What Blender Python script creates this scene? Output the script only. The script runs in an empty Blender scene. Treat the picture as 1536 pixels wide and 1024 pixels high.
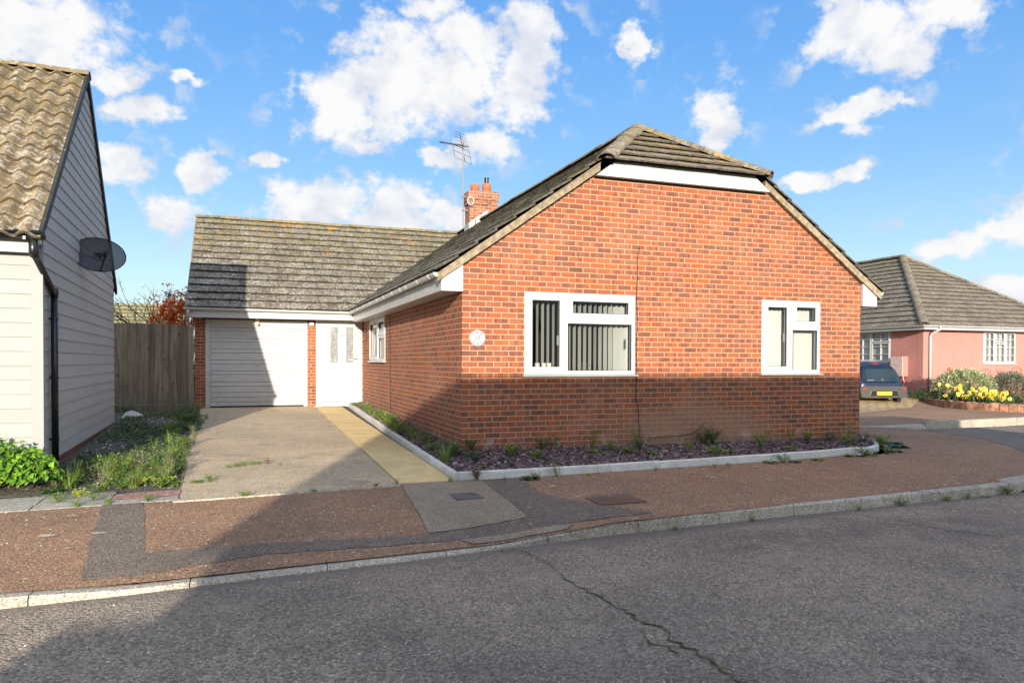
import bpy, math, random
import numpy as np
from mathutils import Vector, Matrix
from mathutils.geometry import tessellate_polygon
random.seed(7); RNG=np.random.default_rng(7)
scene=bpy.context.scene
COL=scene.collection
R=math.radians

# ------------------------------------------------------------------ camera
TH=math.atan(1105/3051.); PITCH=R(-0.9); ROLL=R(0.2)
CAM=Vector((-2.755,-9.595,1.17))
fw0=Vector((math.sin(TH),math.cos(TH),0)); rt0=Vector((math.cos(TH),-math.sin(TH),0)); up0=Vector((0,0,1))
fw=fw0*math.cos(PITCH)+up0*math.sin(PITCH); u2=up0*math.cos(PITCH)-fw0*math.sin(PITCH)
rt=rt0*math.cos(ROLL)+u2*math.sin(ROLL); u3=u2*math.cos(ROLL)-rt0*math.sin(ROLL)
cam=bpy.data.cameras.new('camera'); co=bpy.data.objects.new('camera',cam); COL.objects.link(co)
m=Matrix.Identity(4)
for i in range(3): m[i][0]=rt[i]; m[i][1]=u3[i]; m[i][2]=-fw[i]; m[i][3]=CAM[i]
co.matrix_world=m
cam.sensor_width=36; cam.lens=36*1105/1536.; cam.shift_y=47.36/1536; cam.clip_end=2000; cam.clip_start=.1
scene.camera=co

# ------------------------------------------------------------------ light
SUN_D=Vector((.275,1,-.22)).normalized()
sl=bpy.data.lights.new('sun','SUN'); sl.energy=4.5; sl.angle=R(.5); sl.color=(1.0,.91,.78)
so=bpy.data.objects.new('sun',sl); so.rotation_mode='QUATERNION'; so.rotation_quaternion=SUN_D.to_track_quat('-Z','Y'); so.location=(0,-30,20); COL.objects.link(so)
scene.view_settings.view_transform='Standard'; scene.view_settings.look='None'; scene.view_settings.gamma=1
scene.view_settings.exposure=0.87
SKY_STRENGTH=.15

# ------------------------------------------------------------------ node helper
class N:
    def __init__(s,tree): s.t=tree; s.n=tree.nodes; s.l=tree.links
    def node(s,typ,**kw):
        n=s.n.new(typ)
        for k,v in kw.items(): setattr(n,k,v)
        return n
    def put(s,inp,v):
        if v is None: return
        if isinstance(v,bpy.types.NodeSocket): s.l.new(v,inp)
        else:
            if isinstance(v,(tuple,list)) and len(v)==3 and inp.type=='RGBA': v=(*v,1)
            inp.default_value=v
    def math(s,op,a,b=None,c=None,clamp=False):
        n=s.node('ShaderNodeMath',operation=op,use_clamp=clamp)
        s.put(n.inputs[0],a); s.put(n.inputs[1],b); s.put(n.inputs[2],c); return n.outputs[0]
    def vmath(s,op,a,b=None,out=0):
        n=s.node('ShaderNodeVectorMath',operation=op); s.put(n.inputs[0],a); s.put(n.inputs[1],b); return n.outputs[out]
    def comb(s,x=0,y=0,z=0):
        n=s.node('ShaderNodeCombineXYZ'); s.put(n.inputs[0],x); s.put(n.inputs[1],y); s.put(n.inputs[2],z); return n.outputs[0]
    def sep(s,v):
        n=s.node('ShaderNodeSeparateXYZ'); s.put(n.inputs[0],v); return n.outputs
    def mix(s,f,a,b,mode='MIX'):
        n=s.node('ShaderNodeMix',data_type='RGBA',blend_type=mode); s.put(n.inputs[0],f); s.put(n.inputs[6],a); s.put(n.inputs[7],b); return n.outputs[2]
    def noise(s,v,scale,detail=3,rough=.55,out=0,dim='3D',dist=0):
        n=s.node('ShaderNodeTexNoise',noise_dimensions=dim); s.put(n.inputs['Vector'],v); n.inputs['Scale'].default_value=scale
        n.inputs['Detail'].default_value=detail; n.inputs['Roughness'].default_value=rough; n.inputs['Distortion'].default_value=dist; return n.outputs[out]
    def vor(s,v,scale,out='Distance',feature='F1',rnd=1):
        n=s.node('ShaderNodeTexVoronoi',feature=feature); s.put(n.inputs['Vector'],v); n.inputs['Scale'].default_value=scale; n.inputs['Randomness'].default_value=rnd; return n.outputs[out]
    def white(s,v,out='Value'):
        n=s.node('ShaderNodeTexWhiteNoise',noise_dimensions='3D'); s.put(n.inputs[0],v); return n.outputs[out]
    def ramp(s,f,stops,interp='LINEAR'):
        n=s.node('ShaderNodeValToRGB'); s.put(n.inputs[0],f); cr=n.color_ramp; cr.interpolation=interp
        while len(cr.elements)<len(stops): cr.elements.new(.5)
        for e,(p,c) in zip(cr.elements,stops):
            e.position=p; e.color=(*c,1) if isinstance(c,tuple) else (c,c,c,1)
        return n.outputs[0]
    def smooth(s,f,a,b):
        n=s.node('ShaderNodeMapRange',interpolation_type='SMOOTHSTEP'); s.put(n.inputs[0],f); n.inputs[1].default_value=a; n.inputs[2].default_value=b; return n.outputs[0]
    def pos(s): return s.node('ShaderNodeNewGeometry').outputs['Position']
    def nrm(s): return s.node('ShaderNodeNewGeometry').outputs['True Normal']
    def obj(s): return s.node('ShaderNodeTexCoord').outputs['Object']
    def attr(s,name): return s.node('ShaderNodeAttribute',attribute_name=name).outputs['Fac']
    def bump(s,h,strength=.5,dist=.01):
        n=s.node('ShaderNodeBump'); n.inputs['Strength'].default_value=strength; n.inputs['Distance'].default_value=dist; s.put(n.inputs['Height'],h); return n.outputs[0]

def mat(name,fn):
    m=bpy.data.materials.new(name); m.use_nodes=True; t=m.node_tree; t.nodes.clear(); n=N(t)
    out=n.node('ShaderNodeOutputMaterial'); b=n.node('ShaderNodeBsdfPrincipled'); t.links.new(b.outputs[0],out.inputs[0])
    r=fn(n,b,out) or {}
    for k,v in r.items(): n.put(b.inputs[k],v)
    return m
def simple(name,col,rough=.5,metal=0,bump=None,var=.0,**kw):
    def f(n,b,out):
        p=n.pos(); c=col
        if var:
            k=n.noise(p,kw.get('vs',3.),4); c=n.mix(n.smooth(k,.3,.7),tuple(x*(1-var) for x in col),tuple(min(1,x*(1+var)) for x in col))
        d={'Base Color':c,'Roughness':rough,'Metallic':metal}
        if bump: d['Normal']=n.bump(n.noise(p,bump[0],4),bump[1],bump[2])
        return d
    return mat(name,f)

# ---- brick
def brick_mat(name,cols,mortar,stain=False,phase=0.,bright=.84):
    def f(n,b,out):
        x,y,z=n.sep(n.pos()); nx,ny,nz=n.sep(n.nrm())
        side=n.math('GREATER_THAN',n.math('ABSOLUTE',nx),.6)
        u=n.math('ADD',n.math('MULTIPLY',x,n.math('SUBTRACT',1,side)),n.math('MULTIPLY',y,side))
        wob=n.noise(n.pos(),1.3,2); zz=n.math('ADD',z,n.math('MULTIPLY',n.math('SUBTRACT',wob,.5),.008))
        rv=n.math('DIVIDE',n.math('ADD',zz,10.01),.075); row=n.math('FLOOR',rv)
        off=n.math('MULTIPLY',n.math('FLOORED_MODULO',row,2),.5)
        jit=n.math('MULTIPLY',n.white(n.comb(row,3,1)),.06)
        uv=n.math('ADD',n.math('ADD',n.math('DIVIDE',n.math('ADD',u,phase+22.5),.225),off),jit)
        cu=n.math('FLOOR',uv); fu=n.math('FRACT',uv); fv=n.math('FRACT',rv)
        du=n.math('MULTIPLY',n.math('MINIMUM',fu,n.math('SUBTRACT',1,fu)),.225)
        dv=n.math('MULTIPLY',n.math('MINIMUM',fv,n.math('SUBTRACT',1,fv)),.075)
        rag=n.math('MULTIPLY',n.math('SUBTRACT',n.noise(n.pos(),60,3),.5),.006)
        d=n.math('ADD',n.math('MINIMUM',du,dv),rag)
        m_=n.smooth(d,.0040,.0068)
        idv=n.comb(cu,row,side)
        r1=n.white(idv); r2=n.white(n.comb(row,cu,7.3)); r3=n.white(n.comb(cu,row,17.7))
        c=n.ramp(r1,[(p_,tuple(k_*bright for k_ in q_)) for p_,q_ in cols])
        # fire marks: darker squares inside some bricks
        q=n.math('FLOOR',n.math('MULTIPLY',fu,n.math('ADD',3,n.math('MULTIPLY',r2,2))))
        kw=n.white(n.comb(n.math('ADD',cu,n.math('MULTIPLY',q,.217)),row,5.1))
        edge=n.math('MULTIPLY',n.smooth(kw,.55,.62),n.smooth(r3,.30,.38))
        soft=n.math('MULTIPLY',edge,n.smooth(n.noise(n.pos(),45,3),.25,.6))
        c=n.mix(n.math('MULTIPLY',soft,.62),c,tuple(k*.95 for k in (.10,.045,.038)))
        g=n.noise(n.pos(),55,4,.7)
        c=n.mix(.75,c,n.ramp(g,[(.25,.55),(.5,.95),(.75,1.35)]),'MULTIPLY')
        blo=n.noise(n.pos(),.9,4,.6)
        c=n.mix(n.math('MULTIPLY',n.smooth(blo,.5,.8),.25),c,(.46,.26,.17))
        mc=n.mix(n.noise(n.pos(),9,3),tuple(k*.72 for k in mortar),mortar)
        c=n.mix(m_,mc,c)
        if stain:
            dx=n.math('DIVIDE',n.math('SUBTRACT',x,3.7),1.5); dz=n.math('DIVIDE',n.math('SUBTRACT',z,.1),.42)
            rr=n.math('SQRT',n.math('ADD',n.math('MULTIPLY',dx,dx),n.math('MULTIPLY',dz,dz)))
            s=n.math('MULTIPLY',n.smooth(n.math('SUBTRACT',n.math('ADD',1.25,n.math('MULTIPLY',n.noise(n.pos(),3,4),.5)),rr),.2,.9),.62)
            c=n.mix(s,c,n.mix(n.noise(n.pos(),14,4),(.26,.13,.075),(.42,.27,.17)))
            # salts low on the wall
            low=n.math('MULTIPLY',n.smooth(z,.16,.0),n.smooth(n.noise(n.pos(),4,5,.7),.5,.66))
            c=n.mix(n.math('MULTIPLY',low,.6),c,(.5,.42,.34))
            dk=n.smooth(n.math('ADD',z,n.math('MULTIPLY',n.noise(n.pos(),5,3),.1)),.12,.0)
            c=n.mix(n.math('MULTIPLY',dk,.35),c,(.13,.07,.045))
        h=n.math('ADD',n.math('MULTIPLY',m_,1.0),n.math('MULTIPLY',g,.25))
        return {'Base Color':c,'Roughness':.88,'Normal':n.bump(h,.6,.006)}
    return mat(name,f)
BCOL=[(0,(.22,.072,.040)),(.08,(.28,.084,.042)),(.22,(.36,.096,.038)),(.42,(.41,.106,.038)),(.6,(.38,.120,.056)),(.76,(.31,.098,.052)),(.9,(.47,.108,.026)),(1,(.26,.088,.052))]
MORT=(.52,.37,.215)
M={}
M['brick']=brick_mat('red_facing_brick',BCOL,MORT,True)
M['brick_chimney']=brick_mat('chimney_brick',[(0,(.26,.09,.06)),(.5,(.42,.12,.06)),(1,(.36,.15,.09))],(.5,.4,.25))
M['brick_plinth']=brick_mat('plinth_brick',[(0,(.13,.04,.03)),(.5,(.2,.06,.04)),(1,(.17,.07,.05))],(.28,.2,.14))

# ---- roof tile
def tile_mat(name,base,dark,lich,moss,spk=.5,orange=.5,ridge_z=5.0,mossz=1.5,fine=1.0):
    def f(n,b,out):
        p=n.pos(); r=n.attr('rnd')
        a=n.noise(p,7*fine,5,.65)
        c=n.mix(n.smooth(a,.3,.7),dark,base)
        c=n.mix(.8,c,n.ramp(r,[(0,.72),(.5,1.),(1,1.22)]),'MULTIPLY')
        sp=n.noise(p,17*fine,5,.72); sp2=n.noise(p,2.4,3)
        s=n.math('MULTIPLY',n.smooth(n.math('ADD',sp,n.math('MULTIPLY',n.math('SUBTRACT',sp2,.5),.3)),.50,.60),spk)
        c=n.mix(s,c,lich)
        nz=n.sep(n.nrm())[2]
        z=n.sep(p)[2]
        up=n.smooth(z,ridge_z-mossz,ridge_z+.05)
        mo=n.math('MULTIPLY',n.smooth(n.noise(p,6,5,.7),.45,.62),n.math('ADD',.12,n.math('MULTIPLY',up,.75)))
        c=n.mix(mo,c,moss)
        og=n.math('MULTIPLY',n.smooth(n.noise(p,3.1,6,.62),.60,.66),n.math('MULTIPLY',n.smooth(z,ridge_z-1.7,ridge_z),orange))
        c=n.mix(og,c,(.55,.25,.03)); c=n.mix(n.math('MULTIPLY',n.smooth(nz,.35,.1),.62),c,tuple(k*.3 for k in dark))  # edge faces coloured darker to paint in the shade under each course
        return {'Base Color':c,'Roughness':.95,'Normal':n.bump(n.math('ADD',sp,n.math('MULTIPLY',n.noise(p,90,2),.5)),.9,.012)}
    return mat(name,f)
M['tile']=tile_mat('weathered_concrete_tile',(.20,.165,.12),(.085,.068,.05),(.50,.47,.40),(.24,.20,.06),.75,.95,5.1,2.2)
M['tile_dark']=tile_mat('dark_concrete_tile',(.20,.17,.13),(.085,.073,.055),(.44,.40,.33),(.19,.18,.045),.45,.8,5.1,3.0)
M['tile_hip']=tile_mat('lichened_hip_tile',(.22,.175,.13),(.10,.078,.058),(.46,.42,.34),(.25,.20,.07),.6,1.0,4.7,1.2)
M['tile_pink']=tile_mat('brown_grey_tile',(.21,.17,.12),(.105,.085,.06),(.42,.38,.31),(.19,.17,.07),.55,.4,5.9,1.5)
M['tile_far']=tile_mat('mossy_buff_tile',(.34,.31,.17),(.20,.18,.09),(.46,.42,.25),(.30,.30,.08),.4,.1,4.,1.5)
M['pantile']=tile_mat('buff_pantile',(.25,.185,.095),(.115,.08,.045),(.55,.50,.40),(.22,.17,.07),.60,.6,5.0,1.4,.8)
M['ridge']=tile_mat('ridge_tile',(.20,.165,.11),(.10,.08,.055),(.42,.40,.30),(.28,.22,.06),.5,1.0,4.6,1.2)
M['verge']=simple('verge_mortar',(.27,.215,.14),.95,0,(40,.7,.01),.3,vs=14)
M['felt']=simple('dark_felt',(.02,.02,.02),.9)
M['white']=simple('white_upvc',(.50,.50,.485),.32)
M['white_dirty']=simple('weathered_white_plastic',(.47,.465,.44),.4,0,None,.10,vs=6)
M['garage']=None; M['groove']=simple('shadow_groove',(.10,.10,.10),.8)
def garage_f(n,b,out):
    p=n.pos(); x,y,z=n.sep(p)
    st=n.noise(n.vmath('MULTIPLY',p,(3,3,40)),1,5,.7); c=n.mix(n.smooth(st,.5,.72),(.475,.475,.46),(.33,.32,.30))
    lo=n.math('MULTIPLY',n.smooth(z,.5,.1),n.smooth(n.noise(p,18,5,.7),.55,.64)); c=n.mix(n.math('MULTIPLY',lo,.7),c,(.25,.22,.19))
    return {'Base Color':c,'Roughness':.5,'Normal':n.bump(n.noise(n.vmath('MULTIPLY',p,(6,6,120)),1,3),.25,.004)}
M['garage']=mat('painted_garage_panel',garage_f)
M['black']=simple('black_plastic',(.012,.012,.013),.28)
M['black_matt']=simple('black_rubber',(.015,.015,.016),.7)
M['steel']=simple('brushed_steel',(.42,.42,.42),.35,.9)
M['galv']=simple('galvanised_pole',(.22,.22,.22),.6,.3)
M['lead']=simple('pale_lead_flashing',(.38,.38,.38),.5,.1,(20,.3,.01),.15)
M['terracotta']=simple('terracotta_pot',(.50,.13,.055),.8,0,(30,.2,.005),.15,vs=8)
M['beige_plastic']=simple('beige_plastic',(.62,.52,.36),.5)
M['slat']=simple('blind_fabric',(.48,.48,.43),.8)
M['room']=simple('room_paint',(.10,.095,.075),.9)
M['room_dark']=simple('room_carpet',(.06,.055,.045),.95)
M['curtain']=simple('net_curtain',(.42,.42,.41),.9,0,(60,.3,.01),.1,vs=12)
def glass_f(n,b,out):
    t=n.node('ShaderNodeBsdfTransparent'); t.inputs[0].default_value=(.94,.95,.95,1)
    g=n.node('ShaderNodeBsdfGlossy'); g.inputs['Roughness'].default_value=.02
    fr=n.node('ShaderNodeFresnel'); fr.inputs[0].default_value=1.5
    mx=n.node('ShaderNodeMixShader'); n.put(mx.inputs[0],n.math('MULTIPLY',n.math('MULTIPLY',fr.outputs[0],.8,clamp=True),n.math('SUBTRACT',1,n.node('ShaderNodeNewGeometry').outputs['Backfacing']))); n.l.new(t.outputs[0],mx.inputs[1]); n.l.new(g.outputs[0],mx.inputs[2]); n.l.new(mx.outputs[0],out.inputs[0])
M['glass']=mat('window_glass',glass_f)
def obsc_f(n,b,out):
    p=n.pos(); v=n.noise(n.vmath('MULTIPLY',p,(1,1,.8)),62,3,.6,dist=.8)
    c=n.ramp(v,[(.38,(.05,.055,.05)),(.5,(.16,.17,.16)),(.62,(.36,.37,.36))])
    return {'Base Color':c,'Roughness':.12,'Normal':n.bump(v,.6,.01)}
M['obscure']=mat('patterned_obscure_glass',obsc_f)
def clad(name,c0):
    def f(n,b,out):
        p=n.pos(); g=n.noise(n.vmath('MULTIPLY',p,(4,4,50)),1,4,.6); k=n.noise(p,1.1,3)
        c=n.mix(g,tuple(x*.9 for x in c0),c0); c=n.mix(n.smooth(k,.45,.75),c,tuple(x*.88 for x in c0)); c=n.mix(.6,c,n.ramp(n.attr('rnd'),[(0,.90),(1,1.04)]),'MULTIPLY')
        return {'Base Color':c,'Roughness':.6,'Normal':n.bump(g,.25,.004)}
    return mat(name,f)
M['clad_front']=clad('pale_cream_grey_board',(.31,.315,.295)); M['clad_side']=clad('light_grey_board',(.40,.405,.40))
M['barge']=simple('dark_grey_bargeboard',(.028,.028,.027),.7,0,(20,.3,.005),.2)

# ---- ground materials
def agg(name,base,dark,chips,chip_amt,scale,patch=None,rough=.9,moss=0,bs=.6,band=False,grain=.7):
    def f(n,b,out):
        p=n.pos(); big=n.noise(p,.7,5,.6); mid=n.noise(p,5,4,.6); 
        c=n.mix(n.smooth(big,.35,.65),dark,base)
        c=n.mix(.55,c,n.ramp(mid,[(.3,.78),(.5,1.),(.72,1.22)]),'MULTIPLY')
        cc=n.vor(p,scale,'Color'); cd=n.vor(p,scale)
        k=n.sep(cc)[0]
        c=n.mix(n.math('MULTIPLY',n.smooth(k,1-chip_amt,1-chip_amt+.08),n.smooth(cd,.5,.28)),c,chips)
        k2=n.sep(cc)[1]
        c=n.mix(grain,c,n.ramp(k2,[(0,.42),(.5,.98),(1,1.6)]),'MULTIPLY')
        cd2=n.vor(p,scale*.37); kk=n.sep(n.vor(p,scale*.37,'Color'))[2]
        c=n.mix(n.math('MULTIPLY',n.smooth(kk,.93,.97),n.smooth(cd2,.42,.25)),c,chips)
        if patch: c=n.mix(n.math('MULTIPLY',n.smooth(n.noise(p,1.7,5,.7),.56,.68),patch[1]),c,patch[0])
        if band:
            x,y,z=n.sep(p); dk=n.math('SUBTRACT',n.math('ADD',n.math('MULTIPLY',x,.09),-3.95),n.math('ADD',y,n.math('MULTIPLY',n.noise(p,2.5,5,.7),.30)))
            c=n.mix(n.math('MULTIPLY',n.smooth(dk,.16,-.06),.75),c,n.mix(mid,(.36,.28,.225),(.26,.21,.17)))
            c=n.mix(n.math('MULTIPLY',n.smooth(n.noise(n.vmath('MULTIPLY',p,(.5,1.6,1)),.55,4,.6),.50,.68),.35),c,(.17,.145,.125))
        if moss: c=n.mix(n.math('MULTIPLY',n.smooth(n.noise(p,2.3,6,.75),.58,.66),moss),c,(.09,.10,.03))
        h=n.math('ADD',n.math('MULTIPLY',n.math('SUBTRACT',1,cd),1),n.noise(p,scale*1.7,2))
        return {'Base Color':c,'Roughness':rough,'Normal':n.bump(h,bs,.012)}
    return mat(name,f)
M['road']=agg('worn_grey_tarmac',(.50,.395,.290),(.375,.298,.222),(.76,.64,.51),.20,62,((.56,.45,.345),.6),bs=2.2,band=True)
M['road_band']=agg('pale_gutter_tarmac',(.30,.24,.215),(.24,.195,.175),(.40,.35,.32),.1,85,bs=.6)
M['pave']=agg('red_brown_pavement',(.325,.182,.096),(.255,.146,.082),(.58,.48,.36),.15,78,((.29,.19,.122),.55),bs=.7)
M['patch']=agg('dark_tarmac_patch',(.205,.156,.115),(.165,.126,.094),(.36,.31,.26),.14,80,bs=.8)
M['slabc']=agg('smooth_concrete_slab',(.30,.235,.155),(.25,.195,.13),(.38,.31,.22),.08,110,bs=.3)
M['drive']=agg('aged_concrete_drive',(.54,.41,.255),(.43,.33,.205),(.62,.53,.38),.14,75,((.27,.21,.13),.6),bs=.5,grain=.5)
M['drive_edge']=agg('concrete_edge',(.46,.38,.27),(.38,.31,.22),(.52,.45,.35),.1,60,bs=.3)
M['kerb']=agg('concrete_kerb',(.47,.41,.32),(.36,.31,.24),(.6,.55,.47),.14,90,((.17,.14,.10),.5),bs=.4)
M['edging']=agg('white_edging',(.66,.64,.58),(.58,.56,.50),(.75,.74,.68),.04,60,((.40,.38,.31),.55),bs=.15,grain=.2)
M['soil']=agg('dark_soil',(.075,.06,.05),(.05,.04,.033),(.3,.26,.24),.1,45,bs=1.0)
M['gravel_soil']=agg('stony_garden_soil',(.12,.105,.075),(.075,.07,.045),(.50,.47,.42),.10,34,((.06,.085,.03),.9),bs=1.0)
M['greyslab']=agg('grey_paving_slab',(.36,.33,.265),(.27,.25,.2),(.45,.42,.36),.1,50,((.20,.19,.13),.5),bs=.3,grain=.35)
M['redslab']=agg('red_paving_slab',(.40,.22,.17),(.30,.16,.12),(.5,.42,.36),.1,50,bs=.3)
M['yellow']=agg('yellow_paving_slab',(.74,.55,.25),(.66,.48,.21),(.8,.64,.34),.03,70,((.55,.40,.18),.45),bs=.12,grain=.16)
M['ground']=agg('rough_ground',(.10,.11,.05),(.06,.07,.03),(.2,.2,.12),.1,6,bs=.3)
M['crack']=simple('mossy_crack',(.065,.060,.022),1,0,None,.7,vs=9)
M['iron']=simple('rusty_iron_cover',(.14,.075,.05),.8,0,(60,.5,.004),.2)
M['coverm']=simple('grey_stopcock_cover',(.10,.09,.085),.7,0,(80,.5,.003),.2)
def slate_f(n,b,out):
    r=n.attr('rnd'); c=n.ramp(r,[(0,(.06,.038,.040)),(.35,(.115,.070,.074)),(.6,(.16,.10,.102)),(.85,(.21,.15,.145)),(.96,(.30,.26,.25)),(1,(.30,.30,.33))])
    return {'Base Color':c,'Roughness':.65}
M['slate']=mat('plum_slate',slate_f)
def block_f(n,b,out):
    p=n.pos(); x,y,z=n.sep(p)
    bt=n.node('ShaderNodeTexBrick'); bt.offset=.5
    n.put(bt.inputs['Vector'],n.vmath('MULTIPLY',p,(1,1,0))); bt.inputs['Scale'].default_value=1; bt.inputs['Brick Width'].default_value=.4; bt.inputs['Row Height'].default_value=.2; bt.inputs['Mortar Size'].default_value=.018
    bt.inputs['Color1'].default_value=(.50,.36,.17,1); bt.inputs['Color2'].default_value=(.38,.26,.13,1); bt.inputs['Mortar'].default_value=(.12,.09,.06,1)
    return {'Base Color':n.mix(.5,bt.outputs[0],n.ramp(n.noise(p,4,4),[(.3,.7),(.7,1.3)]),'MULTIPLY'),'Roughness':.9}
M['blocks']=mat('yellow_block_paving',block_f)
def wood_f(n,b,out):
    p=n.pos(); g=n.noise(n.vmath('MULTIPLY',p,(22,22,1.3)),1,6,.7); r=n.attr('rnd')
    c=n.ramp(g,[(.28,(.09,.07,.046)),(.5,(.20,.16,.11)),(.72,(.34,.28,.20))]); c=n.mix(.8,c,n.ramp(r,[(0,.62),(1,1.25)]),'MULTIPLY')
    kn=n.vor(n.vmath('MULTIPLY',p,(5,5,2.2)),1.0); c=n.mix(n.math('MULTIPLY',n.smooth(kn,.14,.06),.8),c,(.03,.022,.015))
    z=n.sep(p)[2]; c=n.mix(n.math('MULTIPLY',n.smooth(z,.45,.1),.4),c,(.06,.065,.035))
    return {'Base Color':c,'Roughness':.9,'Normal':n.bump(g,.5,.01)}
M['wood']=mat('weathered_fence_wood',wood_f)
M['wood_dark']=simple('dark_timber',(.06,.035,.025),.85,0,None,.3,vs=8)
M['render']=simple('pink_render',(.44,.195,.160),.92,0,(25,.4,.01),.06,vs=1.5)
M['render2']=simple('pale_pink_box',(.52,.38,.34),.8,0,(30,.6,.01),.3,vs=22)
M['cream']=simple('cream_wall',(.5,.45,.36),.9)
M['ceramic']=simple('white_ceramic',(.44,.44,.43),.12)
M['ink']=simple('faded_blue_ink',(.05,.07,.16),.3)
M['ink_grey']=simple('grey_numeral_ink',(.10,.12,.12),.3)
def leaf(name,cols,trans=.35,rough=.5):
    def f(n,b,out):
        r=n.attr('rnd'); c=n.ramp(r,cols)
        b.inputs['Roughness'].default_value=rough; n.put(b.inputs['Base Color'],c)
        t=n.node('ShaderNodeBsdfTranslucent'); n.put(t.inputs[0],n.mix(.5,c,(.5,.6,.1),'MIX') if trans>.3 else c)
        mx=n.node('ShaderNodeMixShader'); mx.inputs[0].default_value=trans*.6
        n.l.new(b.outputs[0],mx.inputs[1]); n.l.new(t.outputs[0],mx.inputs[2]); n.l.new(mx.outputs[0],out.inputs[0])
    return mat(name,f)
M['leaf_weed']=leaf('weed_leaf',[(0,(.06,.11,.02)),(.5,(.135,.225,.035)),(1,(.27,.36,.07))])
M['leaf_dark']=leaf('dark_weed_leaf',[(0,(.025,.06,.018)),(.5,(.05,.11,.03)),(1,(.10,.17,.05))],.25)
M['leaf_cover']=leaf('ground_cover_leaf',[(0,(.035,.07,.02)),(.5,(.07,.13,.03)),(.85,(.13,.19,.05)),(1,(.30,.27,.13))],.25)
M['leaf_dry']=leaf('dry_stem_leaf',[(0,(.10,.10,.04)),(.5,(.18,.18,.08)),(1,(.28,.28,.14))],.2)
M['leaf_brown']=leaf('dead_stem',[(0,(.08,.05,.03)),(.5,(.15,.10,.06)),(1,(.24,.17,.1))],.1)
M['leaf_bright']=leaf('bright_bush_leaf',[(0,(.05,.14,.015)),(.5,(.15,.32,.02)),(1,(.27,.46,.04))],.3,.65)
M['leaf_yel']=leaf('yellow_green_leaf',[(0,(.28,.34,.03)),(1,(.50,.52,.06))])
M['leaf_orange']=leaf('autumn_orange_leaf',[(0,(.55,.08,.015)),(.5,(.85,.18,.03)),(.8,(.9,.32,.06)),(1,(.8,.5,.12))],.3)
M['leaf_plum']=leaf('plum_berry',[(0,(.10,.02,.04)),(.6,(.22,.05,.08)),(1,(.30,.11,.12))],.1)
M['leaf_varie']=leaf('variegated_leaf',[(0,(.14,.19,.06)),(.45,(.30,.34,.14)),(.75,(.46,.48,.26)),(1,(.62,.62,.42))],.2)
M['leaf_grey']=leaf('grey_green_leaf',[(0,(.07,.085,.05)),(.5,(.16,.18,.11)),(1,(.26,.28,.18))],.15)
M['leaf_purple']=leaf('dark_purple_leaf',[(0,(.05,.015,.02)),(1,(.16,.05,.05))],.1)
M['petal']=leaf('daffodil_petal',[(0,(.75,.50,.01)),(.6,(.88,.66,.02)),(1,(.95,.78,.08))],.25)
M['petal2']=leaf('orange_trumpet',[(0,(.85,.42,.01)),(1,(.9,.5,.02))],.2)
M['bark']=simple('grey_bark',(.12,.09,.07),.9,0,(30,.5,.01),.3,vs=9)
M['planter_brick']=simple('planter_brick',(.34,.17,.10),.9,0,(30,.4,.01),.45,vs=6)
def carp_f(n,b,out): return {'Base Color':(.005,.016,.038),'Metallic':.25,'Roughness':.28,'Coat Weight':.5,'Coat Roughness':.06}
M['carpaint']=mat('dark_blue_metallic_paint',carp_f)
M['carglass']=simple('tinted_car_glass',(.005,.018,.032),.12)
M['carlower']=simple('grey_lower_bumper',(.055,.055,.048),.35)
M['red_lens']=simple('red_lens',(.50,.015,.02),.2)
M['chrome']=simple('chrome',(.75,.75,.77),.12,1)
M['plate']=simple('yellow_number_plate',(.85,.60,.01),.4)
M['alloy']=simple('alloy_wheel',(.4,.4,.42),.3,.8)

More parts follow.
